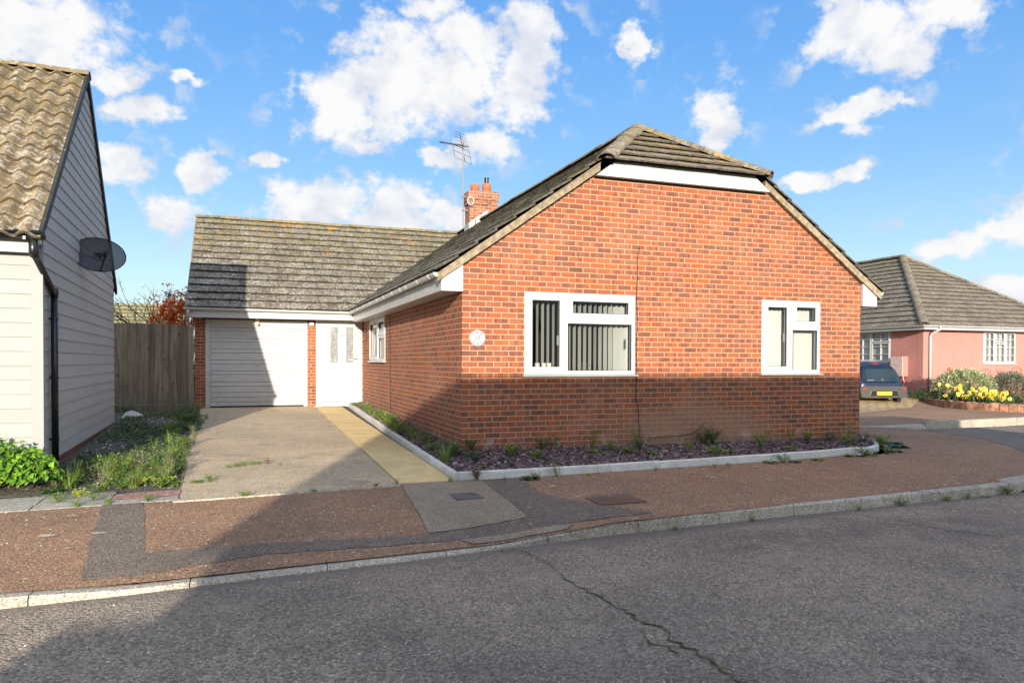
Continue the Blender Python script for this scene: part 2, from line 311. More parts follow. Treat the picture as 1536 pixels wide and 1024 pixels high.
# ------------------------------------------------------------------ mesh builder
def loc_of(o):
    v=Vector((0,0,0))
    while o: v+=o.location; o=o.parent
    return v
class MB:
    def __init__(s,T=None): s.v=[]; s.f=[]; s.r=[]; s.T=T; s.mi=[]
    def add(s,vs,fs,r=None,mi=0):
        o=len(s.v); r=random.random() if r is None else r
        s.v+= [tuple(v) for v in vs]; s.f+=[tuple(i+o for i in f) for f in fs]; s.r+=[r]*len(vs); s.mi+=[mi]*len(fs); return s
    def box(s,x0,x1,y0,y1,z0,z1,r=None,mi=0):
        return s.add([(x0,y0,z0),(x1,y0,z0),(x1,y1,z0),(x0,y1,z0),(x0,y0,z1),(x1,y0,z1),(x1,y1,z1),(x0,y1,z1)],[(0,3,2,1),(4,5,6,7),(0,1,5,4),(1,2,6,5),(2,3,7,6),(3,0,4,7)],r,mi)
    def hexa(s,a,b,r=None): # a: 4 bottom pts, b: 4 top pts
        return s.add(list(a)+list(b),[(0,3,2,1),(4,5,6,7),(0,1,5,4),(1,2,6,5),(2,3,7,6),(3,0,4,7)],r)
    def prism(s,poly,d,r=None): # poly 3d pts, extruded by d
        n=len(poly); d=Vector(d); p=[Vector(q) for q in poly]; q=[a+d for a in p]
        tri=tessellate_polygon([p])
        fs=[tuple(t) for t in tri]+[tuple(n+i for i in reversed(t)) for t in tri]+[(i,(i+1)%n,n+(i+1)%n,n+i) for i in range(n)]
        return s.add(p+q,fs,r)
    def tube(s,pts,rad,n=8,r=None,cap=True):
        pts=[Vector(p) for p in pts]; rads=rad if isinstance(rad,(list,tuple)) else [rad]*len(pts)
        vs=[];fs=[]
        t0=(pts[1]-pts[0]).normalized(); ref=Vector((0,0,1)) if abs(t0.z)<.9 else Vector((1,0,0)); a=t0.cross(ref).normalized()
        for i,p in enumerate(pts):
            t=(pts[min(i+1,len(pts)-1)]-pts[max(i-1,0)]).normalized(); a=(a-t*a.dot(t)).normalized(); b=t.cross(a)
            for k in range(n):
                an=2*math.pi*k/n; vs.append(p+(a*math.cos(an)+b*math.sin(an))*rads[i])
        for i in range(len(pts)-1):
            for k in range(n): fs.append((i*n+k,i*n+(k+1)%n,(i+1)*n+(k+1)%n,(i+1)*n+k))
        if cap: fs.append(tuple(range(n-1,-1,-1))); fs.append(tuple(range((len(pts)-1)*n,len(pts)*n)))
        return s.add(vs,fs,r)
    def lathe(s,c,prof,n=16,r=None): # prof (rad,z)
        vs=[];fs=[]
        for rr,z in prof:
            for k in range(n): a=2*math.pi*k/n; vs.append((c[0]+rr*math.cos(a),c[1]+rr*math.sin(a),c[2]+z))
        for i in range(len(prof)-1):
            for k in range(n): fs.append((i*n+k,i*n+(k+1)%n,(i+1)*n+(k+1)%n,(i+1)*n+k))
        fs.append(tuple(range(n-1,-1,-1))); fs.append(tuple(range((len(prof)-1)*n,len(prof)*n)))
        return s.add(vs,fs,r)
    def build(s,name,mats,parent=None,smooth=False,tags=None,bevel=0):
        vs=s.v
        if s.T is not None: vs=[tuple(s.T@Vector(v)) for v in vs]
        off=loc_of(parent) if parent else Vector((0,0,0))
        me=bpy.data.meshes.new(name); me.from_pydata([(v[0]-off.x,v[1]-off.y,v[2]-off.z) for v in vs],[],s.f)
        at=me.attributes.new('rnd','FLOAT','POINT'); at.data.foreach_set('value',s.r)
        if not isinstance(mats,(list,tuple)): mats=[mats]
        for m_ in mats: me.materials.append(m_)
        if len(mats)>1: me.polygons.foreach_set('material_index',s.mi)
        import bmesh
        bm=bmesh.new(); bm.from_mesh(me); bmesh.ops.recalc_face_normals(bm,faces=bm.faces); bm.to_mesh(me); bm.free()
        if smooth: me.polygons.foreach_set('use_smooth',[True]*len(me.polygons))
        o=bpy.data.objects.new(name,me); COL.objects.link(o)
        if parent: o.parent=parent
        if bevel:
            b=o.modifiers.new('bevel','BEVEL'); b.width=bevel; b.segments=2; b.limit_method='ANGLE'
        if tags: tag(o,**tags)
        return o
def tag(o,label=None,cat=None,group=None,kind=None):
    if label: o['label']=label
    if cat: o['category']=cat
    if group: o['group']=group
    if kind: o['kind']=kind
    return o
def thing(name,label,cat,loc=(0,0,0),group=None):
    o=bpy.data.objects.new(name,None); o.location=loc; o.empty_display_size=.2; COL.objects.link(o); return tag(o,label,cat,group)
def struct(mb,name,m,kind='structure',**k):
    o=mb.build(name,m,**k); o['kind']=kind; return o

# ------------------------------------------------------------------ ground levels
def kerb_y(x):
    P=[(-12,-4.75),(-4.16,-4.40),(-3.5,-4.36),(-2.62,-4.26),(-1.66,-4.17),(-.77,-4.05),(.14,-3.92),(1,-3.86),(1.9,-3.79),(2.8,-3.74),(3.7,-3.69),(4.6,-3.64),(5.6,-3.56)]
    return float(np.interp(x,[p[0] for p in P],[p[1] for p in P]))
def back_y(x): return float(np.interp(x,[-12,-4.77,-3.5,-1.18,-.5,.4,2.3,4.5,5.6,6.6],[-2.35,-2.02,-1.9,-1.68,-1.66,-1.66,-1.56,-1.42,-1.28,-1.0]))
ROADZ=-.33
def kerb_top(x): return float(np.interp(x,[-12,-4.6,-3.45,-.85,.25],[-.22,-.245,-.30,-.30,-.215]))
def zP(x,y):
    if x>5.6: return -.2
    a,b=kerb_y(x),back_y(x); t=min(1,max(0,(y-a)/(b-a))); k=kerb_top(x); 
    return k+(-.168-k)*(t**.7)
def zD(y): return -.165+.0224*(y+1.65)

def roughen(poly,a):
    out=[]
    for p,q in zip(poly,list(poly[1:])+[poly[0]]):
        L=math.hypot(q[0]-p[0],q[1]-p[1]); n=max(1,int(L/.07)); nx,ny=-(q[1]-p[1])/L,(q[0]-p[0])/L; w=0
        for i in range(n):
            t=i/n; w=w*.6+random.gauss(0,a)*(0 if i==0 else 1); out.append((p[0]+(q[0]-p[0])*t+nx*w,p[1]+(q[1]-p[1])*t+ny*w))
    return out
def sheet(name,m,poly,zf,step=.25,dz=0,kind='structure',rough=0):
    """flat polygon cut into a grid, heights from zf"""
    import bmesh
    if rough: poly=roughen(poly,rough)
    bm=bmesh.new(); p=[Vector((q[0],q[1],0)) for q in poly]
    vs=[bm.verts.new(q) for q in p]; bm.faces.new(vs)
    bmesh.ops.triangulate(bm,faces=bm.faces[:],ngon_method='EAR_CLIP')
    xs=[q.x for q in p]; ys=[q.y for q in p]
    for ax,lo,hi in ((0,min(xs),max(xs)),(1,min(ys),max(ys))):
        k=math.ceil(lo/step)*step
        while k<hi:
            c=[0,0,0]; c[ax]=k; nn=[0,0,0]; nn[ax]=1
            bmesh.ops.bisect_plane(bm,geom=bm.verts[:]+bm.edges[:]+bm.faces[:],plane_co=c,plane_no=nn); k+=step
    for v in bm.verts: v.co.z=zf(v.co.x,v.co.y)+dz
    bmesh.ops.recalc_face_normals(bm,faces=bm.faces)
    me=bpy.data.meshes.new(name); bm.to_mesh(me); bm.free(); me.materials.append(m)
    if me.polygons[0].normal.z<0: me.flip_normals()
    o=bpy.data.objects.new(name,me); COL.objects.link(o); o['kind']=kind; return o

MB().add([(-300,-300,-.42),(300,-300,-.42),(300,300,-.42),(-300,300,-.42)],[(0,1,2,3)]).build('ground',M['ground'])['kind']='structure'
o=MB().add([(-60,-12.6,ROADZ),(60,-12.6,ROADZ),(60,2.9,ROADZ),(7.2,2.9,ROADZ),(7.2,-1.2,ROADZ),(5.2,-3,ROADZ),(-60,-3,ROADZ)],[(0,1,2,3,4,5)]).build('road',M['road']); o['kind']='structure'
# cracks
def crack(pts,w,dz=.006):
    mb=MB(); P=[]
    for (a,b) in zip(pts[:-1],pts[1:]):
        n=max(3,int(math.hypot(b[0]-a[0],b[1]-a[1])/.045))
        for i in range(n): t=i/n; P.append((a[0]+(b[0]-a[0])*t+random.gauss(0,.014),a[1]+(b[1]-a[1])*t+random.gauss(0,.008)))
    P.append(pts[-1]); vs=[]
    for i,(x,y) in enumerate(P):
        ww=w*(.35+random.random()*1.3)*(.5+min(1,i/len(P)*1.6)); vs+=[(x-ww/2,y,ROADZ+dz),(x+ww/2,y+.004,ROADZ+dz)]
    mb.add(vs,[(2*i,2*i+1,2*i+3,2*i+2) for i in range(len(P)-1)]); return struct(mb,'road_crack',M['crack'])
crack([(-.74,-4.08),(-.66,-4.32),(-.64,-4.66),(-.68,-4.99),(-.65,-5.24),(-.64,-5.45),(-.61,-5.66),(-.61,-5.87),(-.55,-6.02),(-.6,-6.19),(-.56,-6.33),(-.57,-6.51),(-.59,-6.9)],.0115)
crack([(-.66,-5.95),(-.72,-6.15),(-.66,-6.35)],.008)
crack([(2.9,-3.9),(3.1,-4.3),(3.15,-4.7),(3.4,-5.1)],.008)
crack([(3.6,-3.85),(3.5,-4.15)],.006)

# pavement
corner=[(5.6,-3.44),(6.5,-3.2),(7.4,-2.65),(8.3,-1.85),(9.1,-1.0),(9.7,-.1),(10.0,.9),(10.15,1.7),(9.9,2.35),(9.3,2.75),(8,3.0),(7.0,3.1),(7.0,.2)]
xs=list(np.arange(-12,5.6,.4))
front=[(x,kerb_y(x)+.10) for x in xs]
pv=front+corner+[(7.2,-.2),(6.6,-.98),(5.6,-1.28)]+[(x,back_y(x)) for x in reversed(xs)]
sheet('pavement',M['pave'],pv,zP,.3)
# dark tarmac repairs and concrete panel
sheet('pavement_patch',M['patch'],[(-4.0,-1.93),(-3.66,-1.90),(-3.45,-3.62),(-2.62,-3.60),(-1.8,-3.66),(-1.33,-3.66),(-.36,-3.46),(-.27,-1.62),(.22,-1.64),(.10,-2.6),(.42,-3.25),(.62,-3.55),(.75,-3.74),(.1,-3.78),(-.33,-3.80),(-1.1,-3.88),(-1.8,-3.90),(-2.6,-3.86),(-3.3,-4.08),(-3.76,-4.16)],zP,.3,.004,rough=.007)
sheet('concrete_panel',M['slabc'],[(-1.16,-1.69),(-.27,-1.66),(-.37,-3.45),(-1.32,-3.65)],zP,.3,.008,rough=.004)
sheet('concrete_panel',M['slabc'],[(-1.12,-3.89),(-.34,-3.80),(-.1,-3.83),(-.2,-3.93),(-.8,-3.98),(-1.05,-4.0)],zP,.3,.008,rough=.005)
c_=MB(); 
for a in ((-.80,-.52,-2.62,-2.30),): c_.box(a[0],a[1],a[2],a[3],zP(-.65,-2.45)-.02,zP(-.65,-2.45)+.014)
tag(c_.build('stopcock_cover',M['coverm'],bevel=.003),'small square grey stopcock cover set in the concrete pavement panel','cover')
c_=MB().box(.42,.92,-3.32,-2.98,zP(.6,-3.1)-.02,zP(.6,-3.1)+.012)
tag(c_.build('drain_cover',M['iron'],bevel=.003),'rusty brown rectangular drain cover sunk in the red pavement','cover')
def lump(name,m,cx,cy,rx,ry,z,h,n=26):
    mb=MB(); vs=[(cx,cy,z+h)]
    for rr,hh in ((.6,h*.8),(1,0)):
        for k in range(n):
            a=2*math.pi*k/n; q=rr*(1+.25*math.sin(3*a+cx)+.15*random.uniform(-1,1)); vs.append((cx+rx*q*math.cos(a),cy+ry*q*math.sin(a),z+hh*random.uniform(.5,1)))
    fs=[(0,1+k,1+(k+1)%n) for k in range(n)]+[(1+k,1+n+k,1+n+(k+1)%n,1+(k+1)%n) for k in range(n)]
    mb.add(vs,fs); return mb.build(name,m,smooth=True)
o=lump('tarmac_lump',M['patch'],.72,-2.93,.26,.06,zP(.7,-2.93)+.002,.02); o['kind']='structure'

# kerb stones
mb=MB(); x=-7.6
while x<5.5:
    x1=x+.90; 
    n=5
    for i in range(n):
        a=x+(x1-x-.008)*i/n; b=x+(x1-x-.008)*(i+1)/n
        ya,yb=kerb_y(a),kerb_y(b); za,zb=kerb_top(a),kerb_top(b); w=.125
        if a<-3.4: w=.125+.06*min(1,(-3.4-a))
        ch=.022
        mb.add([(a,ya,-.40),(b,yb,-.40),(b,yb,zb-ch),(a,ya,za-ch),(a,ya+ch,za),(b,yb+ch,zb),(b,yb+w,zb),(a,ya+w,za),(a,ya+w,-.40),(b,yb+w,-.40)],
               [(0,1,2,3),(3,2,5,4),(4,5,6,7),(7,6,9,8)]+([(0,3,4,7,8)] if i==0 else [])+([(1,9,6,5,2)] if i==n-1 else []),.5)
    x=x1
# round the corner, almost flush stones
cp=[(5.55,-3.56),(6.5,-3.32),(7.45,-2.77),(8.4,-1.93),(9.2,-1.07),(9.82,-.15),(10.12,.87),(10.27,1.72),(10.0,2.45),(9.35,2.87),(8,3.12),(7,3.22)]
for (a,b) in zip(cp[:-1],cp[1:]):
    d=Vector((b[0]-a[0],b[1]-a[1],0)).normalized(); nrm_=Vector((-d.y,d.x,0))*.12
    za=float(np.interp(a[0],[5.5,7.4],[-.215,-.285])); zb=float(np.interp(b[0],[5.5,7.4],[-.215,-.285]))
    if a[1]>0: za=zb=-.285
    A=Vector((a[0],a[1],0)); B=Vector((b[0],b[1],0))-d*.006
    mb.hexa([(A.x,A.y,-.4),(B.x,B.y,-.4),(B.x+nrm_.x,B.y+nrm_.y,-.4),(A.x+nrm_.x,A.y+nrm_.y,-.4)],[(A.x,A.y,za),(B.x,B.y,zb),(B.x+nrm_.x,B.y+nrm_.y,-.19),(A.x+nrm_.x,A.y+nrm_.y,-.19)],.5)
struct(mb,'kerb',M['kerb'])

# driveway, path, slabs, garden ground
dr=[(-3.36,-1.88),(-1.19,-1.69),(-1.19,8.9),(-3.75,8.9),(-3.62,4),(-3.55,1.5),(-3.42,.2)]
sheet('driveway',M['drive'],dr,lambda x,y:zD(y),.4)
mb=MB()
for (a,b) in (((-3.4,-1.99),(-2.3,-1.885)),((-2.295,-1.885),(-1.19,-1.79))):
    z=-.158; mb.hexa([(a[0],a[1],-.3),(b[0],b[1],-.3),(b[0],b[1]+.11,-.3),(a[0],a[1]+.11,-.3)],[(a[0],a[1],z),(b[0],b[1],z),(b[0],b[1]+.11,z+.004),(a[0],a[1]+.11,z+.004)])
struct(mb,'driveway_edge',M['drive_edge'])
crackd=MB(); P=[(-3.3+2.1*i/40,.62+.015*random.gauss(0,1)+.04*math.sin(i)) for i in range(41)]
crackd.add([v for x,y in P for v in ((x,y-.006,zD(y)+.005),(x,y+.006,zD(y)+.005))],[(2*i,2*i+2,2*i+3,2*i+1) for i in range(40)])
struct(crackd,'driveway_joint',M['crack'])
mb=MB(); ys=[-1.66,-1.2,-.45,.15,.75,1.35,1.95,2.55,3.15,3.75,4.35,4.95,5.55,6.15,6.75,7.35,7.95,8.45]
for i,(a,b) in enumerate(zip(ys[:-1],ys[1:])):
    x0,x1=-1.18,-.575+.0*a
    mb.hexa([(x0,a,zD(a)-.05),(x1,a,zD(a)-.05),(x1,b-.008,zD(b)-.05),(x0,b-.012,zD(b)-.05)],[(x0,a,zD(a)+.012),(x1,a,zD(a)+.012),(x1,b-.012,zD(b)+.012),(x0,b-.012,zD(b)+.012)],random.random())
struct(mb,'garden_path',M['yellow'])
sheet('path_bedding',M['soil'],[(-1.19,-1.7),(-.40,-1.66),(-.30,8.9),(-1.19,8.9)],lambda x,y:zD(y)-.012,1)
def zG(x,y):
    t=min(1,max(0,(-3.55-x)/.9)); t=t*t*(3-2*t); u=min(1,max(0,(y+1.1)/1.2)); return zD(y)-.01+.07*t*u+.012*math.sin(x*7+y*3)*t
sheet('garden_ground',M['gravel_soil'],[(-12,-1.75),(-3.30,-1.50),(-3.42,.2),(-3.55,1.5),(-3.62,4),(-3.75,8.9),(-3.9,30),(-12,30)],zG,.4)
mb=MB(); mr=MB(); x=-3.37; k=0
for i in range(9):
    w=.6; x0=x-w+.012; y0=back_y(x0)+.0; y1=back_y(x)+.0
    t=mr if i==0 else mb
    for a,b in ((.0,.17),(.18,.62)) if i else ((.0,.12),(.125,.50)):
        tt=mb if (a==0) else t
        tt.hexa([(x0,y0+a,-.25),(x,y1+a,-.25),(x,y1+b,-.22),(x0,y0+b,-.22)],[(x0,y0+a,-.163),(x,y1+a,-.163),(x,y1+b,-.148),(x0,y0+b,-.148)],random.random())
    x-=w
struct(mb,'slab_paving',M['greyslab'],bevel=.004); struct(mr,'slab_paving',M['redslab'],bevel=.004)
# bed round the bungalow
def zB(x,y):
    if x>.01 or (y<0 and x>-.05): return -.125+ (y+1.5)*.055 - .008*x
    return max(zD(y),-.14)+.02+.07*min(1,max(0,(x+.45)/.45))*(1 if y>0 else .3)
sheet('planting_bed',M['soil'],[(-.52,-1.6),(.4,-1.6),(2.3,-1.5),(4.5,-1.36),(5.6,-1.18),(6.5,-.8),(6.98,-.3),(7.0,.1),(.02,.1),(.0,8.9),(-.36,8.9)],zB,.3)
# slate chips
nchip=15000; vs=[];fs=[];rs=[]
cnt=0
while cnt<nchip:
    if random.random()<.76:
        x=random.uniform(-.5,6.9); y=random.uniform(-1.58,-.01)
        if y<float(np.interp(x,[-.5,.4,2.3,4.5,5.6,6.5,6.9],[-1.57,-1.57,-1.47,-1.33,-1.15,-.78,-.3])): continue
    else:
        y=random.uniform(0,8.8); x=random.uniform(-.44+.012*y,-.01)
    if random.random()<.12 and RNG.random()<.5: continue
    L=random.uniform(.018,.05); W=L*random.uniform(.4,.8); a=random.uniform(0,6.28); tx,ty=random.gauss(0,.28),random.gauss(0,.28)
    z=zB(x,y)+random.uniform(.004,.022); o=len(vs); pts=[]
    for qx,qy in ((-L,-W*.5),(-.2*L,-W),(L,-W*.3),(L*.7,W*.8),(-L*.5,W)):
        xx=(qx*math.cos(a)-qy*math.sin(a))*.8; yy=(qx*math.sin(a)+qy*math.cos(a))*.8; pts.append((x+xx,y+yy,z+xx*tx+yy*ty))
    vs+=pts+[(p[0],p[1],p[2]-.006) for p in pts]
    fs+=[(o,o+1,o+2,o+3,o+4)]+[(o+i,o+5+i,o+5+(i+1)%5,o+(i+1)%5) for i in range(5)]; rs+=[random.random()]*10; cnt+=1
mb=MB(); mb.v=vs; mb.f=fs; mb.r=rs; mb.mi=[0]*len(fs)
tag(mb.build('slate_chippings',M['slate']),label='plum slate chippings spread over the bed along the brick walls',cat='slate',kind='stuff')
# white edging
mb=MB(); ep=[(-.40,8.55),(-.42,7.65),(-.44,6.74),(-.455,5.83),(-.47,4.92),(-.485,4.0),(-.50,3.1),(-.515,2.2),(-.53,1.3),(-.54,.4),(-.55,-.5),(-.56,-1.62)]
fr=[(-.50,-1.66),(.35,-1.66),(1.25,-1.60),(2.15,-1.54),(3.05,-1.48),(3.95,-1.42),(4.85,-1.33),(5.6,-1.19),(6.1,-1.02),(6.5,-.80),(6.78,-.52),(7.0,-.2),(7.08,.1)]
for seq,w in ((ep,.07),(fr,.07)):
    for a,b in zip(seq[:-1],seq[1:]):
        A=Vector((a[0],a[1],0));B=Vector((b[0],b[1],0)); d=(B-A).normalized(); B=B-d*.006; nn=Vector((-d.y,d.x,0))*w
        if seq is fr: nn=nn
        z0=[ (zD(q.y) if seq is ep else zP(q.x,q.y)) for q in (A,B)]
        t=[z0[0]+(.085 if seq is ep else .095)+random.uniform(-.003,.003),z0[1]+(.085 if seq is ep else .095)+random.uniform(-.003,.003)]; c=.012
        p=[A,B,B+nn,A+nn]; zz=[t[0],t[1],t[1],t[0]]
        ins=nn.normalized()*c
        bot=[(q.x,q.y,-.3) for q in p]
        mid=[(q.x,q.y,zq-c) for q,zq in zip(p,zz)]
        top=[((p[0]+ins).x,(p[0]+ins).y,zz[0]),((p[1]+ins).x,(p[1]+ins).y,zz[1]),((p[2]-ins).x,(p[2]-ins).y,zz[2]),((p[3]-ins).x,(p[3]-ins).y,zz[3])]
        vs_=bot+mid+top
        mb.add(vs_,[(0,1,5,4),(1,2,6,5),(2,3,7,6),(3,0,4,7),(4,5,9,8),(5,6,10,9),(6,7,11,10),(7,4,8,11),(8,9,10,11)],random.random())
mb.tube([(7.02,.0,-.16),(7.35,.5,-.18),(7.75,.75,-.185)],.02,6)
tag(mb.build('bed_edging',M['edging']),'low white concrete edging round the slate bed of the brick bungalow','edging')

# ------------------------------------------------------------------ roof tiles
def tiles(mb,O,U,V,width,length,gauge,tw,th,clips=(),jit=1,half=True,lo=1.35,hi=2.2,up=.35):
    import bmesh
    O=Vector(O);U=Vector(U).normalized();V=Vector(V).normalized();Nn=U.cross(V).normalized()
    if Nn.z<0: Nn=-Nn
    rows=math.ceil(length/gauge); bm=bmesh.new(); lay=bm.verts.layers.float.new('rnd')
    for r in range(rows):
        v0=r*gauge-.03; v1=min(length,(r+1)*gauge-.03)+.04
        c=-1 if (half and r%2) else 0
        u=c*tw*.5
        while u<width:
            u0=max(0,u)+.004; u1=min(width,u+tw)-.004; u+=tw
            if u1-u0<.02: continue
            j=random.gauss(0,.0022)*jit; k=random.gauss(0,.005)*jit; k2=random.gauss(0,.0015)*jit; rr=random.random()
            def P(a,b,h): return O+U*a+V*b+Nn*h
            pts=[P(u0,v0+k,lo*th),P(u1,v0+k,lo*th+k2),P(u1,v1,-.012),P(u0,v1,-.012),P(u0,v0+k,hi*th+j),P(u1,v0+k,hi*th+j+k2),P(u1,v1,up*th+j),P(u0,v1,up*th+j)]
            vv=[bm.verts.new(p) for p in pts]
            for q in vv: q[lay]=rr
            for f in ((0,3,2,1),(4,5,6,7),(0,1,5,4),(1,2,6,5),(2,3,7,6),(3,0,4,7)): bm.faces.new([vv[i] for i in f])
    for pc,pn in clips: bmesh.ops.bisect_plane(bm,geom=bm.verts[:]+bm.edges[:]+bm.faces[:],plane_co=pc,plane_no=pn,clear_outer=True)
    bm.verts.index_update(); o=len(mb.v)
    mb.v+=[tuple(v.co) for v in bm.verts]; mb.r+=[v[lay] for v in bm.verts]; fs=[tuple(o+v.index for v in f.verts) for f in bm.faces]; mb.f+=fs; mb.mi+=[0]*len(fs); bm.free()
def ridge_caps(mb,a,b,rad=.11,seg=.33,flat=.75,sink=.03):
    a=Vector(a);b=Vector(b);L=(b-a).length;d=(b-a)/L;n=max(1,int(L/seg)); s=d.cross(Vector((0,0,1))).normalized(); u=s.cross(d).normalized()
    if u.z<0:u=-u
    for i in range(n):
        t0=L*i/n; t1=L*(i+1)/n+.01; r0=rad*1.0; r1=rad*.95; vs=[];K=9; dz=random.gauss(0,.004); dx=random.gauss(0,.004)
        for t,r in ((t0,r0),(t1,r1)):
            for k in range(K):
                an=math.pi*k/(K-1); vs.append(a+d*t+s*(math.cos(an)*r*1.15+dx)+u*(math.sin(an)*r*flat-sink+dz))
        for t,r in ((t0,r0-.018),(t1,r1-.018)):
            for k in range(K):
                an=math.pi*k/(K-1); vs.append(a+d*t+s*(math.cos(an)*r*1.15+dx)+u*(math.sin(an)*r*flat-sink+dz))
        fs=[(k,k+1,K+k+1,K+k) for k in range(K-1)]+[(2*K+k,3*K+k,3*K+k+1,2*K+k+1) for k in range(K-1)]+[(k,2*K+k,2*K+k+1,k+1) for k in range(K-1)]+[(K+k,K+k+1,3*K+k+1,3*K+k) for k in range(K-1)]
        mb.add(vs,fs)
def gutter(mb,a,b,r=.056,th=.005,caps=(1,1)):
    a=Vector(a);b=Vector(b);d=(b-a).normalized();s=d.cross(Vector((0,0,1))).normalized();K=9;vs=[]
    for P in (a,b):
        for rr in (r,r-th):
            for k in range(K):
                an=math.pi+math.pi*k/(K-1); vs.append(P+s*rr*math.cos(an)+Vector((0,0,rr*math.sin(an))))
    fs=[(k,k+1,2*K+k+1,2*K+k) for k in range(K-1)]+[(K+k,3*K+k,3*K+k+1,K+k+1) for k in range(K-1)]+[(0,2*K,3*K,K),(K-1,2*K-1,4*K-1,3*K-1)]
    if caps[0]: fs.append(tuple(range(K)))
    if caps[1]: fs.append(tuple(range(2*K,3*K)))
    mb.add(vs,fs)
def gutter_clip(c,d,r=.064,w=.022):
    mb=MB();c=Vector(c);d=Vector(d).normalized();s=d.cross(Vector((0,0,1))).normalized();K=9;vs=[]
    for t in (-w/2,w/2):
        for rr in (r,r-.006):
            for k in range(K):
                an=math.pi+math.pi*k/(K-1); vs.append(c+d*t+s*rr*math.cos(an)+Vector((0,0,rr*math.sin(an))))
    fs=[(k,k+1,2*K+k+1,2*K+k) for k in range(K-1)]+[(K+k,3*K+k,3*K+k+1,K+k+1) for k in range(K-1)]+[(k,K+k,K+k+1,k+1) for k in range(K-1)]+[(2*K+k,2*K+k+1,3*K+k+1,3*K+k) for k in range(K-1)]
    mb.add(vs,fs); return mb
def wall(mb,outer,holes,fn,nrm,th):
    """outer/holes 2D lists; fn(u,v)->3D; nrm outward; th thickness"""
    nrm=Vector(nrm); polys=[[Vector((p[0],p[1],0)) for p in outer]]+[[Vector((p[0],p[1],0)) for p in h] for h in holes]
    tri=tessellate_polygon(polys); flat=[p for q in polys for p in q]; n=len(flat)
    vs=[Vector(fn(p.x,p.y)) for p in flat]; vs+= [v-nrm*th for v in vs]
    fs=[tuple(t) for t in tri]+[tuple(n+i for i in reversed(t)) for t in tri]; o=0
    for q in polys:
        k=len(q); fs+=[(o+i,o+(i+1)%k,n+o+(i+1)%k,n+o+i) for i in range(k)]; o+=k
    mb.add(vs,fs,.5)
def rect(a,b,c,d): return [(a,c),(b,c),(b,d),(a,d)]

# ------------------------------------------------------------------ brick bungalow
S=.704
H=thing('bungalow','red brick bungalow with a half hipped tiled roof and an attached garage wing','bungalow',(0,0,0))
W1=(.90,2.64,.985,2.145); W2=(4.90,6.05,.995,2.155); W3=(5.79,7.81,1.17,2.11)
mb=MB(); wall(mb,[(0,-.45),(6.9,-.45),(6.9,2.47),(4.985,3.84),(1.965,3.84),(0,2.47)],[rect(*W1),rect(*W2)],lambda u,v:(u,0,v),(0,-1,0),.28)
mb.build('front_gable_wall',M['brick'],H)
mb=MB(); wall(mb,[(.0,-.45),(8.86,-.45),(8.86,2.35),(0,2.35)],[rect(*W3)],lambda u,v:(0,u+.281 if u<.001 else u,v),(-1,0,0),.28)
o=mb.build('side_wall',M['brick'],H)
# (front wall returns cover the first .28 m)
mb=MB(); mb.box(-.0005,.02,0.0005,.282,-.45,2.35); 
mb.box(6.62,6.9,.281,16.2,-.45,2.35); mb.box(.0,6.9,16.2,16.45,-.45,2.35); mb.box(-.0,.28,8.861,16.2,-.45,2.3)
mb.build('rear_wall',M['brick'],H)
mb=MB(); wall(mb,[(-3.85,-.3),(-.001,-.3),(-.001,2.3),(-3.85,2.3)],[rect(-3.62,-1.34,.0,2.15),rect(-1.14,-.03,.0,2.22)],lambda u,v:(u,8.85,v),(0,-1,0),.25)
mb.build('garage_front_wall',M['brick'],H)
mb=MB(); mb.prism([(-3.85,9.1,-.3),(-3.85,15.8,-.3),(-3.85,15.8,2.6),(-3.85,12.3,4.95),(-3.85,9.1,2.75)],(.2,0,0)); mb.build('garage_gable_wall',M['brick'],H)

# roofs
mL=MB()
zr=5.06; xe=-.36; xr=3.45
slopeL=math.hypot(1,S)
hipn=Vector((0,.65,-1)) # plane: z = 4.02+.65(y+.2)
tiles(mL,(xe,-.10,2.38-.0),(0,1,0),(1,0,S),17.0,(xr-xe)*slopeL,.335,.38,.024,
      clips=[((xe,8.47,0),(-1,1,0)),((0,-.2,4.02),(0,-.65,1))],lo=.75,hi=1.75,up=.8)
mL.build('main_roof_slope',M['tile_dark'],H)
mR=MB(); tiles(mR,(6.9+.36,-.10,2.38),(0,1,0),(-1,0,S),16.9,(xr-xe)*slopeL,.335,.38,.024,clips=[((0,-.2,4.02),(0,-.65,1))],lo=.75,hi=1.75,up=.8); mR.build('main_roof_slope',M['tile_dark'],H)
mH=MB(); tiles(mH,(.5,-.2,4.02),(1,0,0),(0,1,.65),6.5,1.92,.30,.38,.030,clips=[((xe,0,2.38),(-S,0,1)),((7.26,0,2.38),(S,0,1))]); mH.build('hip_end_slope',M['tile_hip'],H)
mG=MB(); tiles(mG,(-4.0,8.45,2.36),(1,0,0),(0,1,S),8.6,3.85*slopeL,.335,.45,.029,clips=[((xe,8.47,0),(1,-1,0))],jit=1.3); mG.build('garage_roof_slope',M['tile'],H)
mG=MB(); tiles(mG,(-4.0,16.15,2.36),(1,0,0),(0,-1,S),4.0,3.85*slopeL,.335,.45,.034); mG.build('garage_roof_slope',M['tile'],H)
